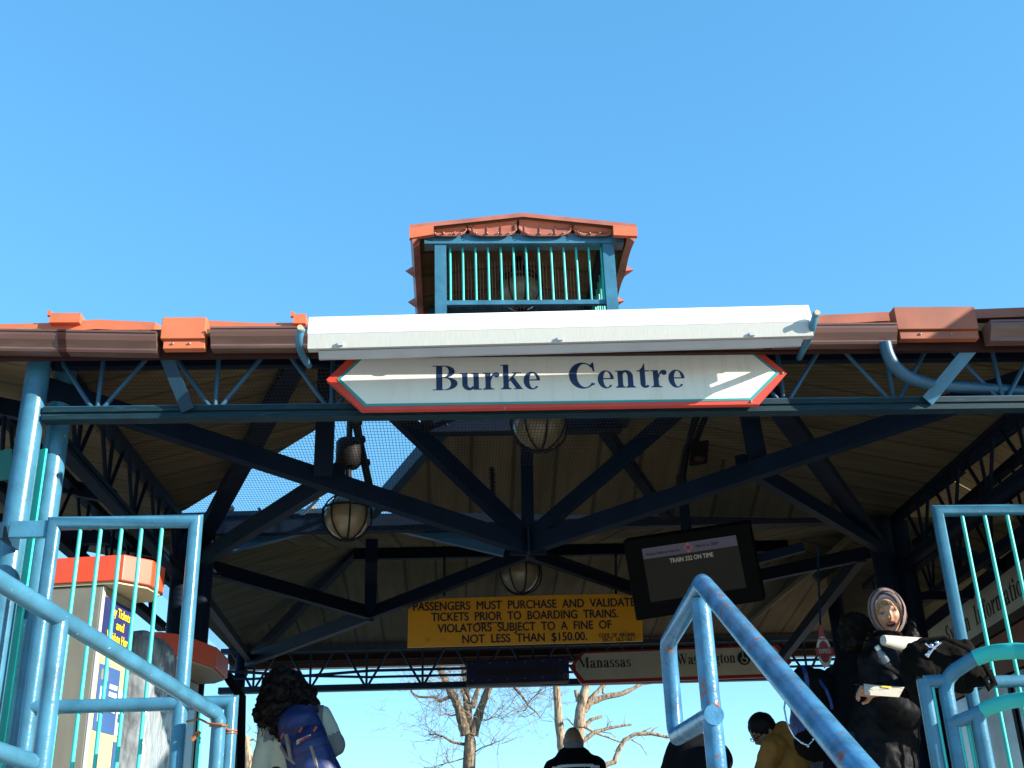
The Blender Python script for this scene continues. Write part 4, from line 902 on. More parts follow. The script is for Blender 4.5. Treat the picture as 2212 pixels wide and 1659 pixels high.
mb.tube([(xe+.03*cos(a), FY_+.03*sin(a), cz-.024) for a in [2*pi*i/20 for i in range(21)]], .002, 6)
mb.tube([(hB.x-.06, hB.y+.02, cz-.02), (hB.x-.09, hB.y+.02, cz-.05)], [.008, .012], 6)
build(mb, 'wire', 'rust', rw_, smooth=True)

ch = rail_thing('hand_rail', (.76, 3.4, 0), 'chipped blue stair handrail with rust patches, in the middle of the steps', 'handrail', 'stair handrails')
T0 = D(1519, 1262, 3.40); T1 = D(1862, 1668, 2.12); T1 = T0+(T1-T0)*1.9; T2 = D(1443, 1392, 4.02); T3 = D(1462, 1592, 4.02)
T3 = V((T2.x, T2.y, T3.z)); T4 = V((T0.x, T0.y+.03, T3.z-.0))
mb = MB(); mb.tube([T1, T0+(T1-T0).normalized()*.02, T0+V((0, .012, .004)), T2+V((0, -.02, .006)), T2+V((0, 0, -.02)), T3+V((0, 0, .03)), T3+V((0, -.03, 0)), T4], .030, 24)
build(mb, 'rail', 'worn', ch, smooth=True)
pB = D(1500, 1320, 3.47); pr('post', [(T0.x+.002, 3.47, T0.z-.03), (T0.x+.002, 3.47, -.16)], .030, 'worn', ch, 24)
pr('post', [T0+(T1-T0)*.62, ((T0+(T1-T0)*.62).x, (T0+(T1-T0)*.62).y, -1.4)], .030, 'worn', ch, 24)

rf_ = rail_thing('guard_rail', (2.9, 5.4, 0), 'tall blue pipe railing with teal bars at the right edge, behind the black bag', 'railing', 'pipe railings with teal bars')
RY = 5.4; zr = D(2024, 1104, RY).z; xr = D(2024, 1104, RY).x; zr2 = D(2130, 1473, RY).z
pr('frame', [(xr, RY, 0), (xr, RY, zr), (xr+1.2, RY, zr), (xr+1.2, RY, 0)], .030, par=rf_); pr('mid_rail', [(xr-.15, RY, zr2), (xr+1.2, RY, zr2)], .029, par=rf_)
for i in range(10):
    x = D(2081+49*i, 1130, RY).x
    if x < xr+1.15: pr('baluster', [(x, RY, zr2), (x, RY, zr)], .0095, 'teal', rf_, 10); pr('baluster', [(x-.005, RY, .05), (x-.005, RY, zr2)], .0095, 'teal', rf_, 10)
RH = 4.65
rh = rail_thing('hand_rail', (2.1, RH, 0), 'pair of curved handrails with teal sleeves rising from blue posts at the right edge', 'handrail', 'stair handrails')
def loop(l, ys): return [D(x, y, yy) for (x, y), yy in zip(l, ys)]
A = loop([(2044, 1492), (2046, 1470), (2060, 1452), (2080, 1438), (2106, 1422), (2141, 1411), (2174, 1407), (2212, 1407), (2300, 1420)], [RH, RH, RH-.02, RH-.04, RH-.06, RH-.1, RH-.15, RH-.2, RH-.4])
pr('top_rail', [V((A[0].x, A[0].y, 0))]+cr(A[:6])[:17], .030, par=rh, n=20); pr('rail_sleeve', cr(A)[16:], .0325, 'sleeve', rh, 20)
B_ = loop([(2050, 1564), (2091, 1550), (2122, 1535), (2158, 1521), (2212, 1511), (2300, 1512)], [RH, RH-.04, RH-.07, RH-.12, RH-.2, RH-.4])
pr('lower_rail', cr(B_[:4])[:9], .026, par=rh, n=20); pr('rail_sleeve', cr(B_)[8:], .029, 'sleeve', rh, 20)
pB_ = D(2000, 1500, RH+.02); pr('post', [(pB_.x, pB_.y, 0), (pB_.x, pB_.y, pB_.z+.06)], .029, par=rh, n=20); pr('post', [(D(2112, 1540, RH-.06).x, RH-.06, 0), D(2112, 1540, RH-.06)], .028, par=rh)
pr('cross_rail', [(pB_.x, pB_.y, pB_.z+.05), (A[0].x, A[0].y, pB_.z+.05)], .027, par=rh)
x = D(2022, 1520, RH).x; pr('baluster', [(x, RH+.01, 0), (x, RH+.01, pB_.z+.05)], .009, 'teal', rh, 10)
for px in (2066, 2088): x = D(px, 1570, RH).x; pr('baluster', [(x, RH-.02, 0), (x, RH-.02, D(px, 1556, RH-.02).z)], .009, 'teal', rh, 10)

# ================================================================== bare trees beyond the tracks
def tz(zx, zy, Y): return D(849.5+.2669*zx, 1454.3+.2669*zy, Y)
def limb(mb, pts, w0, w1, Y, n=9, wob=.5):
    P = [tz(x, y, Y+dy) for (x, y, dy) in [(p+(0,))[:3] for p in pts]]
    # subdivide with small kinks
    Q_ = []
    for a, b in zip(P[:-1], P[1:]):
        m_ = 3
        for i in range(m_): Q_.append(a.lerp(b, i/m_)+V((random.uniform(-1, 1), random.uniform(-1, 1), random.uniform(-1, 1)))*(b-a).length*.035*wob*(i > 0))
    Q_.append(P[-1]); k = len(Q_); s = Y/FPX*.2669*1.2
    rs = [max(.008, (w0+(w1-w0)*i/(k-1))*s/2*(1+random.uniform(-.10, .10))) for i in range(k)]
    mb.tube(Q_, rs, n); return Q_
def twigs(mb, P, n, L, r=.013, depth=2, up_=.25):
    for _ in range(n):
        i = random.randrange(len(P)//3, len(P)); p = P[i]; d = V((random.uniform(-1, 1), random.uniform(-.6, .6), random.uniform(-.55, .8))).normalized()
        q = [p]; l = L*random.uniform(.4, 1.1); dd = d
        for s in range(4): dd = (dd+V((random.uniform(-.45, .45), random.uniform(-.3, .3), random.uniform(-.3, .4)+up_*.3))).normalized(); q.append(q[-1]+dd*l/4)
        mb.tube(q, [r*(1-.2*s) for s in range(5)], 4, caps=False)
        if depth > 1: twigs(mb, q, 3, l*.55, r*.65, depth-1, up_)
TY = 30.
t1 = thing('bare_tree', (tz(612, 700, TY).x, TY, -1.6), 'leafless grey tree with forked trunk and fine twigs, left of the bald man', 'tree', 'bare trees behind the station')
tr = MB(); cr = MB(); L1 = []
g0 = tz(612, 766, TY); base = V((g0.x, TY, -1.7)); tr.tube([base, g0, tz(618, 640, TY), tz(622, 560, TY), tz(615, 480, TY)], [.20, .165, .155, .15, .10], 14)
for pts, w0, w1 in (([(590, 500), (560, 400), (535, 300), (505, 220), (450, 120), (385, -20), (330, -180), (300, -330)], 78, 30), ([(645, 500), (680, 380), (705, 290), (740, 200), (785, 90), (830, -40), (870, -200)], 72, 30),
                    ([(612, 480, .4), (605, 330, .6), (592, 200, .6), (585, 60, .5), (560, -120, .5), (570, -300, .5)], 66, 26), ([(640, 270, .8), (665, 190, 1), (700, 90, 1.1), (720, -60, 1.2)], 44, 22),
                    ([(525, 175), (455, 192), (380, 228), (335, 192), (265, 195), (200, 190), (150, 155), (135, 120)], 26, 8), ([(575, 575), (485, 560), (405, 512), (340, 494), (285, 500)], 20, 5),
                    ([(500, 250), (470, 150), (430, 60), (380, 10)], 22, 8), ([(590, 215), (560, 150), (530, 90)], 26, 10), ([(660, 640), (720, 600), (790, 575), (860, 545)], 9, 3), ([(570, 690), (480, 715), (380, 740), (330, 765)], 8, 3),
                    ([(520, 330), (470, 345), (430, 330), (370, 345)], 12, 3), ([(700, 380), (760, 378), (820, 350), (900, 378)], 8, 2), ([(835, -20), (880, 10), (930, 30), (965, 95), (1010, 150), (1050, 195), (1090, 260), (1150, 310), (1190, 358)], 30, 6), ([(1090, 260), (1070, 300), (1000, 315)], 10, 3), ([(1085, 250), (1130, 200), (1200, 130)], 8, 2)):
    L1.append(limb(tr, pts, w0, w1, TY))
for P in L1: twigs(cr, P, 12, 1.7, .0085, 3)
build(tr, 'trunk', 'bark', t1, smooth=True); build(cr, 'crown', 'twig', t1)
t2 = thing('bare_tree', (tz(1490, 700, 28).x, 28, -1.6), 'dead bleached tree with broken pale limbs, right behind the bald man', 'tree', 'bare trees behind the station')
tr = MB(); cr = MB(); L2 = []
b0 = tz(1500, 560, 28); tr.tube([V((b0.x-.2, 28, -1.7)), tz(1478, 766, 28), tz(1500, 560, 28), tz(1510, 420, 28)], [.17, .14, .125, .12], 12)
for pts, w0, w1 in (([(1510, 440), (1512, 330), (1528, 240), (1555, 120), (1575, 0), (1590, -150), (1600, -300)], 84, 34), ([(1545, 300), (1600, 232), (1720, 190), (1850, 165), (1930, 130), (2010, 85), (2110, 75)], 52, 14), ([(1580, 230), (1635, 165), (1700, 95), (1740, 20)], 40, 14),
                    ([(1500, 225), (1486, 180), (1476, 135)], 34, 24), ([(1540, 440), (1598, 378), (1690, 348)], 30, 16), ([(1520, 560), (1640, 472), (1760, 442), (1930, 415)], 34, 12), ([(1515, 420), (1590, 455), (1680, 500), (1850, 560)], 24, 8),
                    ([(1490, 780), (1720, 742), (1790, 718), (1822, 620), (1872, 540), (1960, 490), (2080, 485), (2212, 515), (2300, 510)], 38, 18), ([(1930, 540), (2000, 580), (2055, 665)], 9, 3), ([(2080, 485), (2110, 450), (2150, 430)], 10, 4), ([(1990, 490), (2040, 465), (2090, 440)], 14, 5), ([(1455, 420), (1420, 380), (1395, 350)], 9, 3), ([(1700, 165), (1700, 120), (1730, 85), (1790, 78)], 18, 8), ([(1640, 470), (1760, 485), (1800, 520)], 9, 3), ([(1730, 430), (1740, 400), (1775, 388)], 8, 3), ([(1565, 490), (1575, 570), (1590, 610)], 6, 2)):
    L2.append(limb(tr, pts, w0, w1, 28))
twigs(cr, L2[7], 6, .5, .012, 1); twigs(cr, L2[5], 4, .4, .012, 1)
build(tr, 'trunk', 'dead', t2, smooth=True); build(cr, 'crown', 'twig', t2)
t3 = thing('bare_tree', (tz(1345, 400, 29).x, 29, -1.6), 'single straight leafless trunk just left of the bald man head', 'tree', 'bare trees behind the station')
tr = MB(); cr = MB(); P = limb(tr, [(1390, 900), (1372, 640), (1350, 480), (1335, 320), (1322, 100), (1315, -80), (1310, -300)], 62, 46, 29); p0 = P[0]; tr.tube([V((p0.x, 29, -1.7)), p0], .11, 10)
P2 = limb(tr, [(1340, 210), (1370, 160), (1425, 130)], 6, 2, 29); twigs(cr, P[2:], 3, .6, .012, 2)
build(tr, 'trunk', 'dead', t3, smooth=True); build(cr, 'crown', 'twig', t3)
def dt(px, py, Y=26): return ((px-849.5)/.2669, (py-1454.3)/.2669)
t4 = thing('bare_tree', (D(583, 1600, 27).x, 27, -1.6), 'thin pale trunk behind the curly haired woman', 'tree', 'bare trees behind the station')
tr = MB(); cr = MB(); P = limb(tr, [dt(590, 1800), dt(586, 1650), dt(583, 1560), dt(590, 1470), dt(600, 1400)], 60, 34, 27); tr.tube([V((P[0].x, 27, -1.7)), P[0]], .09, 10)
Q1 = limb(tr, [dt(590, 1460), dt(580, 1440), dt(566, 1415)], 20, 12, 27); Q2 = limb(tr, [dt(592, 1450), dt(606, 1435), dt(612, 1415)], 18, 10, 27); Q3 = limb(tr, [dt(583, 1522), dt(570, 1519), dt(560, 1520)], 7, 3, 27); twigs(cr, P, 14, .9, .012, 2)
build(tr, 'trunk', 'bark', t4, smooth=True); build(cr, 'crown', 'twig', t4)
t5 = thing('bare_tree', (D(534, 1650, 24).x, 24, -1.6), 'short broken trunk with a stub branch, beside the dark frame', 'tree', 'bare trees behind the station')
tr = MB(); P = limb(tr, [dt(536, 1800), dt(538, 1700), dt(536, 1640), dt(530, 1590)], 84, 46, 24); tr.tube([V((P[0].x, 24, -1.7)), P[0]], .12, 10); limb(tr, [dt(536, 1600), dt(548, 1597), dt(556, 1604)], 14, 8, 24)
build(tr, 'trunk', 'dead', t5, smooth=True)
for k, (px, py, hh, tx) in enumerate(((1600, 1668, 1.3, 'distant grey bush right of the man in ochre'), (1755, 1668, 1.5, 'distant brushwood below the blue backpack'))):
    bt = thing('bare_bush', (D(px, py, 45).x, 45, -1.6), tx, 'bush', 'distant bushes'); cr = MB(); c = D(px, py, 45)
    for i in range(90):
        a = V((c.x+random.gauss(0, .75), 45+random.gauss(0, .5), c.z-1.0)); q = [a]
        d = V((random.uniform(-.5, .5), random.uniform(-.4, .4), 1)).normalized()
        for s in range(4): d = (d+V((random.uniform(-.3, .3), 0, .15))).normalized(); q.append(q[-1]+d*hh*.26*random.uniform(.6, 1))
        cr.tube(q, [.02, .016, .012, .008, .005], 3, caps=False)
    cr.tube([(c.x, 45, -1.7), (c.x, 45, c.z-.5)], .08, 6)
    build(cr, 'crown', 'twig', bt)

# ================================================================== people
def head(mb, c, f, s=1., upd=(0, 0, 1), mouth=0.):
    """a head with brow, eye hollows, nose, lips, chin; returns its frame"""
    c = V(c); f = V(f).normalized(); u = V(upd); r = f.cross(u).normalized(); u = r.cross(f).normalized()
    nu, nv = 56, 44; vs = []; fs = []
    G = lambda x, z, cx, cz, sx, sz: math.exp(-((x-cx)/sx)**2-((z-cz)/sz)**2)
    for i in range(nv+1):
        for j in range(nu):
            a = pi*(i+.001)/(nv+.002); b = 2*pi*j/nu
            x, y, z = .074*sin(a)*cos(b), .094*sin(a)*sin(b), .115*cos(a)
            if z < 0: t = min(1, -z/.115); x *= 1-.30*t*t; y *= 1-.10*t
            if y > 0:
                k = min(1, y/.04); y = y*.93
                d = .026*G(x, z, 0, -.030, .0125, .015)+.015*G(x, z, 0, -.006, .009, .026)+.006*G(x, z, 0, .03, .05, .012)
                d -= .011*(G(x, z, .031, .006, .016, .010)+G(x, z, -.031, .006, .016, .010)); d += .009*(G(x, z, .044, -.026, .018, .016)+G(x, z, -.044, -.026, .018, .016))
                d += .008*G(x, z, 0, -.06, .024, .014)+.010*G(x, z, 0, -.096, .022, .016)-.006*G(x, z, 0, -.079, .03, .006)
                if mouth: d -= .020*mouth*G(x, z, 0, -.066, .017, .011)
                y += d*k
            vs.append(c+(r*x+f*y+u*z)*s)
    for i in range(nv):
        for j in range(nu): fs.append((i*nu+j, i*nu+(j+1) % nu, (i+1)*nu+(j+1) % nu, (i+1)*nu+j))
    fs.append(tuple(range(nu))); fs.append(tuple(nv*nu+j for j in reversed(range(nu))))
    mb.add(vs, fs)
    for sd in (-1, 1):
        e = c+(r*sd*.074+f*-.012+u*-.008)*s
        mb.ball(e, (.012*s, .018*s, .032*s), 10, 8, rot=Matrix((r, f, u)).transposed()); 
    return c, r, f, u, s
def loc(fr, p): d = V(p)-fr[0]; return d.dot(fr[1])/fr[4], d.dot(fr[2])/fr[4], d.dot(fr[3])/fr[4]
def pt(fr, x, y, z): return fr[0]+(fr[1]*x+fr[2]*y+fr[3]*z)*fr[4]
def facemat(fr, skin=0, eye=1, lip=2, mouth=3, brow=1):
    def m(p):
        x, y, z = loc(fr, p)
        if abs(z) > .2 or abs(x) > .12 or y < .03: return skin
        if ((abs(x)-.030)/.016)**2+((z-.004)/.0050)**2 < 1: return eye
        if ((abs(x)-.030)/.017)**2+((z-.024-.004*(1-abs(abs(x)-.03)/.02))/.0030)**2 < 1: return brow
        q = (x/.0245)**2+((z+.066)/.0145)**2
        if q < .46 and mouth is not None: return mouth
        if q < 1.25: return lip
        return skin
    return m
def hand(mb, w_, d, n_, s=1., curl=.5, thumb=1):
    """palm and five bent fingers: wrist w_, pointing d, palm facing n_"""
    w_ = V(w_); d = V(d).normalized(); n_ = V(n_); n_ = (n_-d*n_.dot(d)).normalized(); b = d.cross(n_)
    for k in (-.026, -.009, .009, .026): mb.cap(w_+b*k*.8*s, w_+d*.085*s+b*k*s, .013*s, .012*s, 10)
    for k, L in ((-.028, .068), (-.010, .080), (.009, .074), (.027, .058)):
        p = w_+d*.088*s+b*k*s; a = curl*.9
        for seg, (ll, rr) in enumerate(((.45, .0092), (.32, .0084), (.25, .0076))):
            dd = d*cos(a)+n_*sin(a); q = p+dd*L*ll*s; mb.cap(p, q, rr*s, rr*.92*s, 9); p = q; a += curl*.9
    p = w_+d*.03*s+b*-.030*thumb*s; q = p+(d*.6-b*.55*thumb+n_*.45).normalized()*.040*s; mb.cap(p, q, .012*s, .0105*s, 9); mb.cap(q, q+(d*.85+n_*.5).normalized()*.032*s, .010*s, .0085*s, 9)
def person(text, foot): return thing('person', foot, text, 'person')
def legs(mb, hip, foot, w_=.09, r=.085, step=.0):
    hip = V(hip); foot = V(foot)
    for sd in (-1, 1):
        h = hip+V((sd*w_, 0, 0)); k = V(((h.x+foot.x+sd*w_)/2, (h.y+foot.y)/2-.03, (hip.z+foot.z)/2)); a = V((foot.x+sd*w_*1.1, foot.y+sd*step, foot.z+.09))
        mb.cap(h, k, r, r*.72, 14); mb.cap(k, a, r*.7, r*.5, 14)
def shoes(par, foot, dirn, w_=.1, m='plastic'):
    d = V(dirn).normalized()
    for sd in (-1, 1):
        a = V(foot)+V((sd*w_, 0, .045)); mb = MB(); mb.cap(a-d*.05, a+d*.14, .045, .038, 12); organic(mb, 'shoe', m, par, .012, 2)
def strands(mb, centre, rad, n, L, r, curl=.5, zmin=-1., rnd=random):
    """loose locks lying round a head of hair"""
    for _ in range(n):
        d = V((rnd.gauss(0, 1), rnd.gauss(0, 1), rnd.gauss(0, 1))).normalized()
        if d.z < zmin: continue
        p = V(centre)+V((d.x*rad[0], d.y*rad[1], d.z*rad[2])); q = [p]; ph = rnd.uniform(0, 6)
        for s in range(7):
            p = p+V((d.x*.15+curl*.35*cos(ph+s*1.3), d.y*.15+curl*.35*sin(ph+s*1.3), -.65+d.z*.35))*L/7; q.append(p)
        mb.tube(q, [r*(1-.11*s) for s in range(8)], 5)

# ---- curly haired woman with the blue backpack, seen from behind
GY = 7.0; G = lambda px, py, dy=0: D(px, py, GY+dy)
girl = person('woman from behind with bushy dark hair and pale mint fleece, walking left of the stairs', (G(640, 1700).x, GY, 0))
hc = G(618, 1535, .03); hf = V((-.25, .85, -.45))
sL, sR = G(588, 1578), G(690, 1552); eL, eR = G(560, 1680, -.02), G(724, 1610, .0); wL, wR = G(580, 1760, .15), G(672, 1655, .25)
hip = V((G(640, 1700).x, GY+.02, .80))
bd = MB(); fr = head(bd, hc, hf, .95); neck = G(636, 1592)
bd.cap(hc+V((.01, -.01, -.08)), neck, .05, .055); bd.cap(neck-V((0, 0, .10)), hip+V((0, 0, .1)), .095, .11, flat=((0, 1, 0), .7))
for s_, e_, w_ in ((sL, eL, wL), (sR, eR, wR)): bd.cap(neck, s_, .06, .055); bd.cap(s_, e_, .048, .038); bd.cap(e_, w_, .038, .028); hand(bd, w_, (w_-e_), V((0, .3, -1)), .95, .5)
legs(bd, hip, (hip.x, GY+.03, 0), .08, .075, .12)
organic(bd, 'body', ['skin', 'eye', 'lip', 'mouth'], girl, .008, 3, facemat(fr))
jk = MB(); jk.cap(neck+V((0, -.01, -.02)), hip+V((0, 0, .02)), .135, .165, 20, flat=((0, 1, 0), .72))
for s_, e_, w_ in ((sL, eL, wL), (sR, eR, wR)):
    jk.cap(neck+V((0, 0, -.03)), s_, .085, .078, flat=((0, 1, 0), .9)); jk.cap(s_, e_, .082, .062, 18); jk.cap(e_, w_+(e_-w_)*.12, .062, .046, 18)
jk.cap(neck+V((0, 0, .01)), neck+V((-.01, .01, .05)), .075, .07)
def jm(p):
    if p.z > (sL.z+sR.z)/2-.065+.25*(p.x-neck.x)*(1 if p.x < neck.x else -.2) and abs(p.x-neck.x) < .17: return 1
    for e_ in (eR,):
        if (p-e_).length < .088 or (p-wR).length < .19 and p.x > neck.x+.05: return 1
    if p.z < eL.z+.03 and p.x < neck.x-.13: return 1
    return 0
organic(jk, 'fleece_jacket', ['fleece', 'grey'], girl, .011, 4, jm, disp=.005, dscale=.07)
tr_ = MB(); legs(tr_, hip, (hip.x, GY+.03, .0), .085, .095, .12); tr_.cap(hip+V((-.07, 0, 0)), hip+V((.07, 0, 0)), .12, .12); organic(tr_, 'trousers', 'denim', girl, .014, 3)
shoes(girl, (hip.x, GY+.04, 0), (0, 1, 0))
hr = MB()
for px, py, rx, ry, rz in ((612, 1492, .135, .13, .135), (605, 1530, .15, .14, .15), (628, 1545, .145, .14, .13), (650, 1520, .10, .11, .13), (620, 1575, .12, .11, .09), (655, 1572, .11, .09, .07), (600, 1550, .09, .09, .09)): hr.ball(G(px, py, -.02), (rx, ry, rz), 16, 12)
h_ = organic(hr, 'hair', 'hairdk', girl, .012, 1, disp=.035, dscale=.045)
ls = MB(); strands(ls, G(615, 1525, -.02), (.155, .14, .215), 800, .075, .0032, 2.2, -.6); strands(ls, G(635, 1570, -.02), (.14, .12, .08), 160, .07, .0035, 1.8, -.7); build(ls, 'hair_locks', 'hairdk', girl, smooth=True)
bpk = thing('backpack', G(672, 1650, -.2), 'bright blue backpack with navy trim on the mint fleece of the curly haired woman', 'backpack')
ax = (G(690, 1670)-G(643, 1525)).normalized()
mb = MB(); BY = -.20
mb.cap(G(644, 1566, BY+.02), G(684, 1690, BY-.01), .118, .145, 22, flat=((0, 1, 0), .62)); mb.cap(G(656, 1562, BY), G(692, 1690, BY-.02), .098, .135, 22, flat=((0, 1, 0), .7))
def pm(p):
    t = (p-G(645, 1520, BY)).dot(ax)
    return 1 if abs(t-.165-.12*((p.x-G(660, 1570).x)/.2)) < .014 or p.y > GY-.155 and t > .02 else 0
organic(mb, 'main_body', ['pack', 'packdk'], bpk, .010, 4, pm, disp=.006, dscale=.09)
mb = MB(); mb.cap(G(668, 1612, BY-.08), G(690, 1700, BY-.09), .105, .125, 20, flat=((0, 1, 0), .62)); mb.cap(G(672, 1600, BY-.08), G(676, 1606, BY-.08), .09, .09, 20, flat=((0, 1, 0), .62))
pk_c = G(672, 1600, BY)
def pm2(p):
    t = (p-G(645, 1520, BY)).dot(ax); return 1 if t < .30 and abs(t-.30) < .016 or abs(t-.235) < .008 else 0
organic(mb, 'front_pocket', ['pack', 'packdk'], bpk, .009, 3, pm2, disp=.004, dscale=.08)
lp = D(656, 1597, GY-.335); xx = (D(672, 1590, GY-.335)-lp).normalized(); zz_ = V((0, -.1, 1)); 
build(MB().prism([lp-xx*.042-zz_*.012, lp+xx*.042-zz_*.012, lp+xx*.042+zz_*.012, lp-xx*.042+zz_*.012], (0, 1, 0), .008), 'label_patch', 'paper', bpk)
sans('lettering', 'JANSPORT', 'red', bpk, lp-xx*.036-zz_*.006+V((0, -.002, 0)), xx, zz_, .072, .013, V((0, -1, 0)), .02)
build(MB().tube([D(672, 1612, GY-.335), D(677, 1628, GY-.34), D(683, 1650, GY-.345), D(692, 1680, GY-.34)], [.014, .012, .014, .016], 6), 'daisy_chain', 'strap', bpk)
build(MB().tube([D(618, 1588, GY-.27), D(623, 1612, GY-.30), D(628, 1640, GY-.30)], .012, 6).tube([D(607, 1612, GY-.22), D(620, 1635, GY-.28), D(640, 1650, GY-.31)], .011, 6), 'side_strap', 'strap', bpk)
for px, py in ((652, 1572), (683, 1570), (612, 1585)): build(MB().tube([D(px, py, GY-.34 if px > 620 else GY-.28), D(px-5, py+9, GY-.35 if px > 620 else GY-.29)], .007, 6), 'zip_pull', 'tab', bpk)
build(MB().tube([G(645, 1528, -.2), G(628, 1522, -.1), G(622, 1545, .0)], .014, 8).tube([G(668, 1525, -.2), G(683, 1530, -.1), G(690, 1560, .04)], .014, 8), 'shoulder_strap', 'packdk', bpk)

# ---- bald man seen from behind, sitting
BYY = 9.5; Bp = lambda px, py, dy=0: D(px, py, BYY+dy)
bench = thing('bench', (Bp(1240, 1700).x, BYY+.02, 0), 'bench under the bald man in the black jacket', 'bench')
bx = Bp(1240, 1700).x; build(MB().box(bx-.6, BYY-.22, .41, bx+.6, BYY+.2, .45), 'seat', 'inner', bench)
for sx in (-.5, .5): build(MB().box(bx+sx-.03, BYY-.18, 0, bx+sx+.03, BYY+.16, .408), 'leg', 'inner', bench)
man = person('bald man from behind in a black jacket with a white reflective stripe', (bx, BYY, 0))
bd = MB(); hc = Bp(1238, 1603, .02); fr = head(bd, hc, (0, 1, -.12), 1.03); nk = Bp(1240, 1637); sh = (Bp(1198, 1665), Bp(1285, 1658)); hp = V((bx, BYY, .56))
bd.cap(hc+V((0, -.02, -.07)), nk, .06, .065); bd.cap(nk-V((0, 0, .10)), hp, .12, .13)
for s_ in sh: e_ = s_+V((.03*(1 if s_.x > bx else -1), .08, -.28)); bd.cap(nk, s_, .07, .06); bd.cap(s_, e_, .05, .042); w_ = e_+V((-.08 if s_.x > bx else .08, .24, .02)); bd.cap(e_, w_, .042, .03); hand(bd, w_, V((0, 1, -.1)), V((0, 0, -1)), 1, .4)
for sd in (-1, 1): bd.cap(hp+V((sd*.1, 0, 0)), (bx+sd*.12, BYY+.46, .52), .09, .065); bd.cap((bx+sd*.12, BYY+.46, .52), (bx+sd*.12, BYY+.48, .09), .065, .045)
organic(bd, 'body', ['skin2', 'eye', 'lip', 'mouth'], man, .010, 3, facemat(fr))
mb = MB(); mb.cap(nk+V((0, 0, -.06)), hp+V((0, 0, .02)), .17, .20, 22, flat=((0, 1, 0), .75)); mb.cap(nk+V((0, -.01, -.01)), nk+V((0, -.005, .035)), .088, .082)
for s_ in sh: e_ = s_+V((.03*(1 if s_.x > bx else -1), .08, -.28)); mb.cap(nk+V((0, 0, -.05)), s_, .115, .095, 18); mb.cap(s_, e_, .095, .075, 18); mb.cap(e_, e_+V((-.07 if s_.x > bx else .07, .21, .02)), .07, .055)
zs = Bp(1250, 1656).z
organic(mb, 'jacket', ['coat', 'white'], man, .011, 4, lambda p: 1 if abs(p.z-(zs-.10*(p.x-nk.x)**2*4)) < .012 and abs(p.x-nk.x) < .19 and p.y < BYY+.02 else 0, disp=.007, dscale=.10)
mb = MB()
for sd in (-1, 1): mb.cap(hp+V((sd*.1, 0, -.02)), (bx+sd*.12, BYY+.46, .50), .105, .08); mb.cap((bx+sd*.12, BYY+.46, .50), (bx+sd*.12, BYY+.48, .08), .08, .065)
organic(mb, 'trousers', 'denim', man, .014, 3); shoes(man, (bx, BYY+.5, 0), (0, 1, 0), .12)
mb = MB(); mb.ball(hc+V((0, -.035, -.035)), (.083, .075, .05), 16, 10); organic(mb, 'hair_fringe', 'grey', man, .008, 1)

# ---- man in the ochre jacket, bent over, looking down to the left
OY = 7.9; O = lambda px, py, dy=0: D(px, py, OY+dy)
ox = O(1690, 1700).x
oc = person('man in an ochre canvas jacket with short dark hair and glasses, bent over looking down', (ox, OY, 0))
bd = MB(); hc = O(1648, 1580); hf = V((-.75, -.15, -.62)); fr = head(bd, hc, hf, .98); nk = O(1684, 1600, .02); mid_ = O(1700, 1660, .03); hp = V((ox+.10, OY+.05, .62))
bd.cap(hc+V((.03, 0, -.03)), nk, .06, .06); bd.cap(nk, mid_, .10, .12); bd.cap(mid_, hp, .12, .13)
sA, sB = O(1668, 1620, -.14), O(1715, 1620, .16); 
for s_, e_, w_ in ((sA, O(1652, 1690, -.16), O(1640, 1740, -.20)), (sB, O(1690, 1710, .2), O(1650, 1740, .1))): bd.cap(nk, s_, .06, .055); bd.cap(s_, e_, .05, .042); bd.cap(e_, w_, .042, .03); hand(bd, w_, V((-.6, 0, .3)), V((0, 0, 1)), 1, .6)
legs(bd, hp, (ox+.12, OY+.05, 0), .1, .085)
organic(bd, 'body', ['skin2', 'eye', 'lip', 'mouth'], oc, .009, 3, facemat(fr))
mb = MB(); mb.cap(O(1692, 1606, .0), O(1694, 1665, .0), .135, .185, 22, flat=((0, 1, 0), .85)); mb.cap(O(1694, 1660), hp, .18, .17, 20); mb.cap(O(1676, 1590), O(1690, 1578), .075, .07)
for s_, e_, w_ in ((sA, O(1648, 1670, -.18), O(1642, 1730, -.19)), (sB, O(1690, 1710, .2), O(1655, 1732, .12))): mb.cap(nk+V((.02, 0, -.03)), s_, .10, .085); mb.cap(s_, e_, .085, .065); mb.cap(e_, w_, .065, .05)
organic(mb, 'jacket', 'ochre', oc, .011, 4, disp=.012, dscale=.10)
mb = MB(); legs(mb, hp, (ox+.12, OY+.05, 0), .1, .1); organic(mb, 'trousers', 'denim', oc, .016, 3); shoes(oc, (ox+.12, OY+.03, 0), (-1, 0, 0))
mb = MB(); mb.ball(pt(fr, 0, -.018, .028), (.088, .098, .098), 18, 12, rot=Matrix((fr[1], fr[2], fr[3])).transposed())
organic(mb, 'hair', 'hairdk', oc, .008, 2, disp=.004, dscale=.02)
mb = MB()
for sd in (-1, 1): mb.tube([pt(fr, sd*.031+.019*cos(a), .093, .004+.014*sin(a)) for a in [2*pi*i/14 for i in range(15)]], .0022, 6); mb.tube([pt(fr, sd*.05, .09, .006), pt(fr, sd*.08, .02, .008)], .002, 6)
build(mb, 'glasses', 'iron', oc)

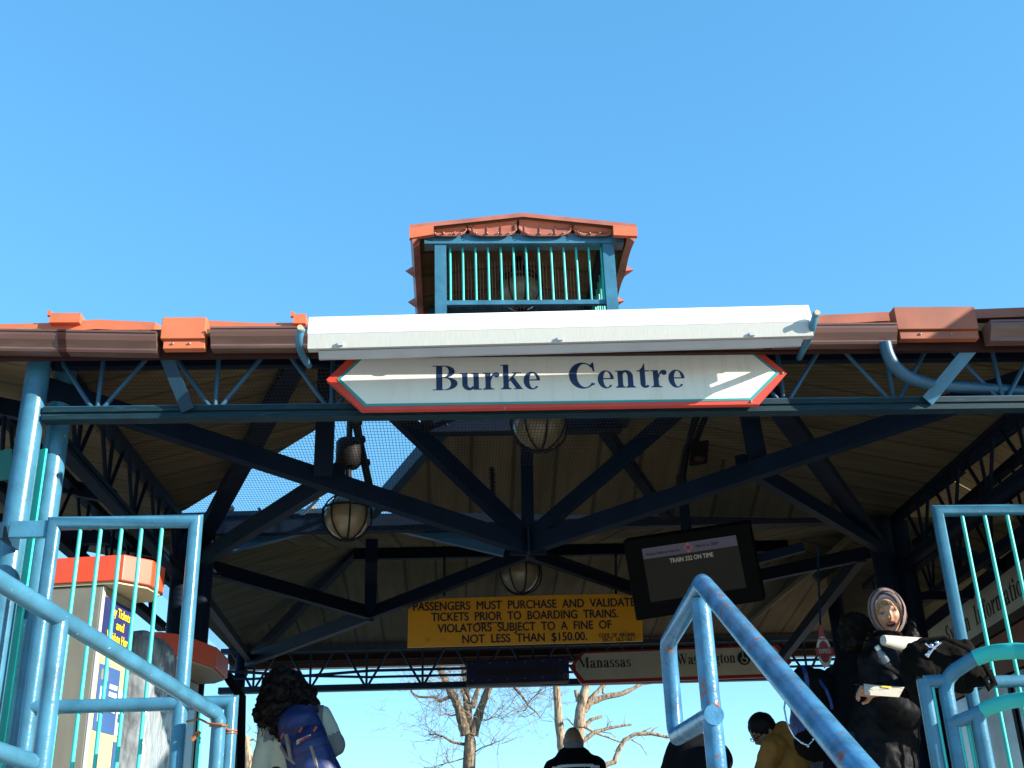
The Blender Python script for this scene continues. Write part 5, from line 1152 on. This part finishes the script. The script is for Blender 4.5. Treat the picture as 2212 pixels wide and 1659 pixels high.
# ---- dark haired commuter in black, turned away
CYY = 6.05; Cp = lambda px, py, dy=0: D(px, py, CYY+dy)
cx_ = Cp(1830, 1700).x
cm = person('dark haired commuter in black turned towards the hooded woman, one ear lit by sun', (cx_, CYY, 0))
bd = MB(); hc = Cp(1858, 1376); fr = head(bd, hc, (.88, .42, -.1), .95); nk = Cp(1846, 1436); hp = V((cx_, CYY, .82))
bd.cap(hc+V((-.02, 0, -.07)), nk, .055, .06); bd.cap(nk-V((0, 0, .10)), hp, .11, .12)
cs_ = (Cp(1806, 1475, .14), Cp(1868, 1478, -.16)); ce_ = (Cp(1840, 1580, .2), Cp(1872, 1590, -.2)); cw_ = (Cp(1900, 1590, .2), Cp(1925, 1600, -.1))
for s_, e_, w_ in zip(cs_, ce_, cw_): bd.cap(nk, s_, .06, .055); bd.cap(s_, e_, .048, .04); bd.cap(e_, w_, .04, .03); hand(bd, w_, V((1, 0, .1)), V((0, 0, 1)), .95, .6)
legs(bd, hp, (cx_, CYY, 0), .09, .08); organic(bd, 'body', ['skin2', 'eye', 'lip', 'mouth'], cm, .008, 3, facemat(fr))
mb = MB(); mb.cap(nk+V((-.01, 0, -.06)), hp+V((0, 0, -.15)), .15, .20, 22, flat=((1, .2, 0), .8)); mb.cap(nk, nk+V((0, 0, .03)), .085, .08)
for s_, e_, w_ in zip(cs_, ce_, cw_): mb.cap(nk+V((0, 0, -.06)), s_, .10, .09); mb.cap(s_, e_, .09, .07); mb.cap(e_, w_+(e_-w_)*.1, .07, .052)
organic(mb, 'coat', 'coat', cm, .012, 4, disp=.008, dscale=.1); mb = MB(); legs(mb, hp, (cx_, CYY, 0), .09, .095); organic(mb, 'trousers', 'denim', cm, .016, 3); shoes(cm, (cx_, CYY, 0), (1, .4, 0))
mb = MB(); mb.ball(pt(fr, 0, -.03, .03), (.088, .10, .10), 18, 12, rot=Matrix((fr[1], fr[2], fr[3])).transposed()); mb.ball(pt(fr, 0, -.07, -.04), (.075, .05, .07), 14, 10, rot=Matrix((fr[1], fr[2], fr[3])).transposed())
organic(mb, 'hair', 'hairbr', cm, .008, 2, disp=.012, dscale=.022)
ls = MB(); strands(ls, pt(fr, 0, -.03, .03), (.098, .100, .100), 330, .07, .0034, .9, -.5); build(ls, 'hair_locks', 'hairbr', cm, smooth=True)
e = pt(fr, .100, .010, -.012); mb = MB()
mb.tube([e+(fr[2]*(.013*cos(a))+fr[3]*(.026*sin(a)-.0+.004*cos(2*a)))+fr[1]*.012 for a in [2*pi*i/20 for i in range(21)]], .0055, 8); mb.ball(e+fr[1]*.004, (.012, .012, .022), 12, 8); mb.ball(e+fr[3]*-.024+fr[1]*.010, (.009, .009, .011), 10, 8)
organic(mb, 'ear', 'skin', cm, .003, 2)
bp2 = thing('backpack', Cp(1745, 1560, -.05), 'royal blue and black backpack on the commuter in black, with a silver pull cord', 'backpack')
mb = MB(); mb.cap(Cp(1738, 1500, .0), Cp(1752, 1580, .0), .085, .10, 20, flat=((0, 1, 0), 1.)); mb.cap(Cp(1740, 1470), Cp(1748, 1560), .08, .10, 20); mb.cap(Cp(1765, 1480), Cp(1785, 1600), .09, .10, 20)
organic(mb, 'main_body', ['pack', 'bag'], bp2, .010, 4, lambda p: 0 if (p.x < Cp(1712, 1540).x+.03 or abs(p.x-Cp(1742, 1540).x) < .010) and p.z > Cp(1740, 1610).z else 1, disp=.007, dscale=.08)
mb = MB(); mb.cap(Cp(1750, 1605, -.03), Cp(1790, 1625, -.03), .085, .085, 18); organic(mb, 'lower_pouch', 'bag', bp2, .010, 3, disp=.007, dscale=.06)
build(MB().tube([Cp(1698, 1500, -.06), Cp(1694, 1530, -.08), Cp(1700, 1562, -.09), Cp(1716, 1592, -.11), Cp(1733, 1606, -.12), Cp(1746, 1610, -.13), Cp(1760, 1596, -.12)], .0045, 8), 'pull_cord', 'chrome', bp2, smooth=True)
for px, py in ((1734, 1605), (1746, 1612), (1757, 1597)): build(MB().ball(Cp(px, py, -.135), .008, 10, 6), 'buckle', 'chrome', bp2, smooth=True)
build(MB().tube([Cp(1770, 1470, -.08), Cp(1785, 1490, -.12), Cp(1795, 1515, -.13), Cp(1798, 1532, -.13)], .010, 8), 'shoulder_strap', 'pack', bp2)

# ---- bent figure in black behind the centre handrail
FYY = 5.6; Fp = lambda px, py, dy=0: D(px, py, FYY+dy); fx_ = Fp(1490, 1700).x
bf = person('stooping person in black behind the chipped centre handrail, only the back showing', (fx_, FYY, 0))
bd = MB(); hc = Fp(1600, 1735); fr = head(bd, hc, (.8, .2, -.6), .95); nk = Fp(1555, 1690); hp = V((Fp(1470, 1700).x, FYY, .48))
bd.cap(hc, nk, .055, .06); bd.cap(nk-V((0, 0, .10)), hp, .10, .12); legs(bd, hp, (fx_-.06, FYY, 0), .09, .08)
for dy in (-.15, .15): bd.cap(nk, Fp(1530, 1670, dy), .06, .05); bd.cap(Fp(1530, 1670, dy), Fp(1560, 1760, dy), .048, .038); bd.cap(Fp(1560, 1760, dy), Fp(1620, 1760, dy), .038, .03); hand(bd, Fp(1620, 1760, dy), (1, 0, 0), (0, 0, -1))
organic(bd, 'body', ['skin2', 'eye', 'lip', 'mouth'], bf, .010, 3, facemat(fr))
mb = MB(); mb.cap(Fp(1490, 1632), Fp(1478, 1720), .115, .15, 20); mb.cap(Fp(1500, 1626), Fp(1545, 1640), .10, .085, 18)
for dy in (-.15, .15): mb.cap(Fp(1515, 1650, dy*.6), Fp(1530, 1680, dy), .085, .08); mb.cap(Fp(1530, 1680, dy), Fp(1560, 1760, dy), .075, .06); mb.cap(Fp(1560, 1760, dy), Fp(1610, 1760, dy), .06, .045)
organic(mb, 'coat', 'coat', bf, .012, 4, disp=.006, dscale=.1); mb = MB(); legs(mb, hp, (fx_-.06, FYY, 0), .09, .1); organic(mb, 'trousers', 'denim', bf, .016, 3); shoes(bf, (fx_-.06, FYY, 0), (1, 0, 0))
mb = MB(); mb.ball(pt(fr, 0, -.02, .025), (.085, .10, .095), 16, 12, rot=Matrix((fr[1], fr[2], fr[3])).transposed()); organic(mb, 'hair', 'hairdk', bf, .009, 2)

# ---- hooded woman at the right railing
WY = 5.72; W = lambda px, py, dy=0: D(px, py, WY+dy); wx = W(1935, 1800).x
wo = person('woman in a mauve striped hood and black coat, mouth open, leaning over the right railing', (wx, WY+.05, 0))
hc = W(1918, 1326); hf = V((-.40, -1, -.14)); bd = MB(); fr = head(bd, hc, hf, .92, (-.13, 0, 1), mouth=1.3)
nk = W(1925, 1398, .03); hp = V((wx, WY+.08, .78))
bd.cap(hc+V((.01, .03, -.07)), nk, .052, .055); bd.cap(nk-V((0, 0, .10)), hp, .10, .12)
rS, lS = W(1890, 1435, .02), W(1985, 1425, .04)      # her right arm brings the ticket, her left lies on the bag
rE, rW_ = W(1962, 1545, -.16), W(1898, 1494, -.42); lE, lW = W(2030, 1465, -.2), W(2000, 1425, -.55)
bd.cap(nk, rS, .06, .055); bd.cap(rS, rE, .046, .040); bd.cap(rE, rW_, .040, .028); bd.cap(nk, lS, .06, .055); bd.cap(lS, lE, .046, .04); bd.cap(lE, lW, .04, .028)
hand(bd, rW_, W(1840, 1488, -.44)-rW_, V((.25, -.5, -.55)), .92, .62, 1); hand(bd, lW, V((-1, -.2, -.2)), V((0, 0, -1)), .92, .4, -1)
legs(bd, hp, (wx, WY+.08, 0), .085, .08)
def face_tint(p):
    x, y, z = loc(fr, p); c = V((.50, .255, .150))
    if y < .02 or abs(z) > .13 or abs(x) > .1: return c
    S = lambda d, w: max(0., min(1., .5-d/w)); mixc = lambda a, b, k: a.lerp(V(b), k)
    c = mixc(c, (.56, .20, .13), .55*math.exp(-((abs(x)-.045)/.02)**2-((z+.028)/.02)**2)); c = mixc(c, (.55, .22, .15), .4*math.exp(-(x/.012)**2-((z+.03)/.012)**2))
    c = mixc(c, (.33, .15, .09), .55*math.exp(-((abs(x)-.031)/.020)**2-((z-.012)/.009)**2))
    c = mixc(c, (.34, .15, .09), .5*math.exp(-((abs(x)-.034-.25*(-.045-z))/.004)**2)*(1 if -.075 < z < -.035 else 0))
    c = mixc(c, (.16, .09, .05), .75*S((((abs(x)-.033)/.019)**2+((z-.029-.006*(1-((abs(x)-.033)/.02)**2))/.0038)**2)**.5-1, .7))
    c = mixc(c, (.30, .24, .20), S((((abs(x)-.031)/.013)**2+((z-.003)/.0050)**2)**.5-1, .5)); c = mixc(c, (.03, .025, .02), S((((abs(x)-.030)/.0055)**2+((z-.003)/.0050)**2)**.5-1, .5))
    c = mixc(c, (.04, .025, .02), S((((abs(x)-.031)/.017)**2+((z-.0075+.10*(abs(x)-.031)**2/.017)/.0024)**2)**.5-1, .8))
    zm = z+.064-6.*x*x; e = ((x/.029)**2+(zm/.0175)**2)**.5; c = mixc(c, (.33, .075, .065), S(e-1, .35)); e2 = ((x/.022)**2+((zm+.001)/.0105)**2)**.5; c = mixc(c, (.035, .010, .010), S(e2-1, .35))
    c = mixc(c, (.50, .44, .36), .85*S((((x)/.017)**2+((zm-.0055)/.0036)**2)**.5-1, .5))
    return c
organic(bd, 'body', 'face', wo, .0042, 2, None, vcol=face_tint)
mb = MB(); mb.cap(nk+V((0, .01, -.05)), hp+V((0, 0, -.1)), .15, .19, 22, flat=((0, 1, 0), .8)); mb.cap(nk+V((.0, .02, -.02)), nk+V((.0, .02, .01)), .095, .085)
mb.cap(nk+V((0, .02, -.05)), rS, .10, .09); mb.cap(rS, rE, .09, .075, 18); mb.cap(rE, rW_+(rE-rW_)*.12, .075, .055, 18); mb.cap(nk+V((0, .02, -.05)), lS, .10, .09); mb.cap(lS, lE, .09, .075, 18); mb.cap(lE, lW+(lE-lW)*.12, .075, .055, 18)
organic(mb, 'coat', 'puffy', wo, .010, 3, disp=.012, dscale=.085)
mb = MB(); mb.cap(W(1966, 1340, .02), W(1972, 1372, -.03), .026, .034); mb.cap(W(1972, 1372, -.03), W(1962, 1392, -.06), .034, .03); mb.tube([nk+V((.085*cos(a), .012+.070*sin(a), .008+.006*sin(3*a))) for a in [2*pi*i/24 for i in range(24)]]+[nk+V((.085, .012, .008))], .030, 10); organic(mb, 'collar', 'puffy', wo, .007, 2, disp=.006, dscale=.03)
mb = MB(); legs(mb, hp, (wx, WY+.08, 0), .085, .098); organic(mb, 'trousers', 'denim', wo, .016, 3); shoes(wo, (wx, WY+.06, 0), (-.3, -1, 0))
# the hood: rings round the face, striped
mb = MB(); ns = 40; vs = []; fs = []; mi = []
prof = [(.052, .070, .100), (.050, .079, .113), (.034, .089, .124), (.010, .097, .131), (-.018, .101, .134), (-.046, .101, .132), (-.072, .095, .124), (-.096, .080, .104), (-.114, .055, .072), (-.122, .015, .02)]
pp_ = []
for (y0, a0, b0), (y1, a1, b1) in zip(prof[:-1], prof[1:]):
    for q in range(3): pp_.append((y0+(y1-y0)*q/3, a0+(a1-a0)*q/3, b0+(b1-b0)*q/3))
pp_.append(prof[-1]); nr = len(pp_)-1
for (y, sx, sz) in pp_:
    for j in range(ns):
        b = 2*pi*j/ns; z = sz*sin(b); x = sx*cos(b)*(1-.12*max(0, -sin(b))); yy = y-.020*max(0, -sin(b))+.010*sin(b)
        vs.append(pt(fr, x, yy, (z if z > 0 else z*1.06)+.012))
for i in range(nr):
    for j in range(ns):
        fs.append((i*ns+j, i*ns+(j+1) % ns, (i+1)*ns+(j+1) % ns, (i+1)*ns+j)); mi.append(1 if (i+2.6*cos(2*pi*j/ns)+1.2*sin(4*pi*j/ns)) % 6.4 < 2.1 else 0)
mb.v = vs; mb.f = fs; mb.mi = mi
hd = build(mb, 'hood', ['hoodA', 'hoodB'], wo, smooth=True); so_ = hd.modifiers.new('thick', 'SOLIDIFY'); so_.thickness = .004; so_.offset = 1
mb = MB(); vs = []; fs = []
for i, (y, sx, sz) in enumerate(((.066, .064, .080), (.060, .069, .093), (.050, .073, .104))):
    for j in range(21):
        b = radians(10+160*j/20); vs.append(pt(fr, sx*cos(b), y-.020*abs(cos(b)), sz*sin(b)+.010))
for i in range(2):
    for j in range(20): fs.append((i*21+j, i*21+j+1, (i+1)*21+j+1, (i+1)*21+j))
mb.add(vs, fs); sb = build(mb, 'head_band', 'pink', wo, smooth=True); m_ = sb.modifiers.new('thick', 'SOLIDIFY'); m_.thickness = .006
ls = MB()
for k in range(46):
    x = random.uniform(-.058, .058); z = .066-abs(x)*.35
    ls.tube([pt(fr, x*.85, .072+.012*(1-abs(x)/.06), z+.006), pt(fr, x, .086-abs(x)*.25, z-.012), pt(fr, x*1.12+random.uniform(-.006, .006), .086-abs(x)*.45, z-.026-random.uniform(0, .014)-abs(x)*.2)], [.0022, .002, .0008], 5)
for sd in (-1, 1):
    for k in range(14): ls.tube([pt(fr, sd*(.060+k*.0006), .062-k*.001, .045), pt(fr, sd*(.072+k*.0004), .052-k*.001, .01), pt(fr, sd*(.070+random.uniform(-.002, .004)), .05, -.022-random.uniform(0, .02))], [.0022, .0022, .0008], 5)
build(ls, 'fringe', 'fringe', wo, smooth=True)
# what she holds and what lies on the rail
tk = thing('ticket', W(1915, 1490, -.48), 'white paper ticket held in the hooded woman right hand', 'ticket')
build(MB().prism([W(1866, 1478, -.47), W(1954, 1484, -.46), W(1942, 1506, -.47), W(1868, 1501, -.475)], (0, 1, .1), .0012), 'sheet', 'paper', tk)
build(MB().prism([W(1905, 1481.5, -.4725), W(1926, 1483, -.4725), W(1925, 1486, -.4725), W(1904, 1484.5, -.4725)], (0, 1, 0), .001), 'print_mark', 'yel', tk)
build(MB().tube([W(1846, 1479, -.50), W(1866, 1480, -.50)], .003, 8), 'pen', 'plastic', tk)
nw = thing('newspaper', W(1945, 1385, -.5), 'rolled newspaper sticking out of the black bag below the hooded woman chin', 'newspaper')
mb = MB(); a, b = W(1908, 1383, -.52), W(1992, 1399, -.42)
mb.cap(a, b, .020, .045, 18, flat=((0, 1, .2), .75)); d = (b-a).normalized()
mb = MB(); mb.tube([a-d*.004, a, a+d*.02, a.lerp(b, .5), b], [.014, .024, .027, .036, .048], 18); 
for i, v in enumerate(mb.v): 
    q = a+d*(v-a).dot(d); mb.v[i] = q+V(((v-q).x, (v-q).y*.7, (v-q).z))
build(mb, 'roll', 'paper', nw, smooth=True)
bt = thing('water_bottle', W(1910, 1415, -.5), 'small clear water bottle with white cap beside the black bag', 'bottle')
a, b = W(1894, 1396, -.46), W(1914, 1430, -.44); d = (b-a).normalized()
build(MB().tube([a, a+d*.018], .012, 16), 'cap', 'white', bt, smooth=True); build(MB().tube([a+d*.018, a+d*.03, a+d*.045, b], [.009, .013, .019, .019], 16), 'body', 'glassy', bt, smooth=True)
bg_ = thing('shoulder_bag', W(2040, 1440, -.6), 'black canvas shoulder bag with chrome clip, slumped over the right handrail', 'bag')
mb = MB(); BG = lambda px, py, dy=-.72: D(px, py, WY+dy)
mb.cap(BG(1985, 1428), BG(2060, 1430), .085, .095, 20, flat=((0, 1, 0), .9)); mb.cap(BG(2000, 1408), BG(2075, 1410), .055, .06, 18); mb.cap(BG(2060, 1422), BG(2103, 1458), .085, .062, 18); mb.cap(BG(1990, 1452), BG(2080, 1478), .07, .045, 18); mb.cap(BG(1975, 1440), BG(1985, 1490), .07, .06)
def bgd(p): return 0
organic(mb, 'bag_body', 'bag', bg_, .009, 2, disp=.020, dscale=.06)
build(MB().tube([BG(1985, 1385, -.82), BG(2040, 1378, -.85), BG(2090, 1400, -.84), BG(2128, 1440, -.82), BG(2146, 1475, -.80), BG(2136, 1486, -.80), BG(2128, 1470, -.81), BG(2140, 1455, -.80), BG(2150, 1480, -.79)], .011, 8), 'strap', 'bag', bg_, smooth=True)
mb = MB()
for px, py in ((2012, 1394), (2024, 1388), (2018, 1399), (2009, 1408), (2003, 1414)): mb.ball(BG(px, py, -.86), (.011, .008, .009), 10, 6)
mb.tube([BG(2000, 1390, -.86), BG(2008, 1397, -.87), BG(2020, 1397, -.87), BG(2032, 1388, -.86)], .005, 8); mb.tube([BG(2018, 1398, -.87), BG(2008, 1412, -.865), BG(2004, 1420, -.86)], .005, 8)
build(mb, 'clip', 'chrome', bg_, smooth=True)
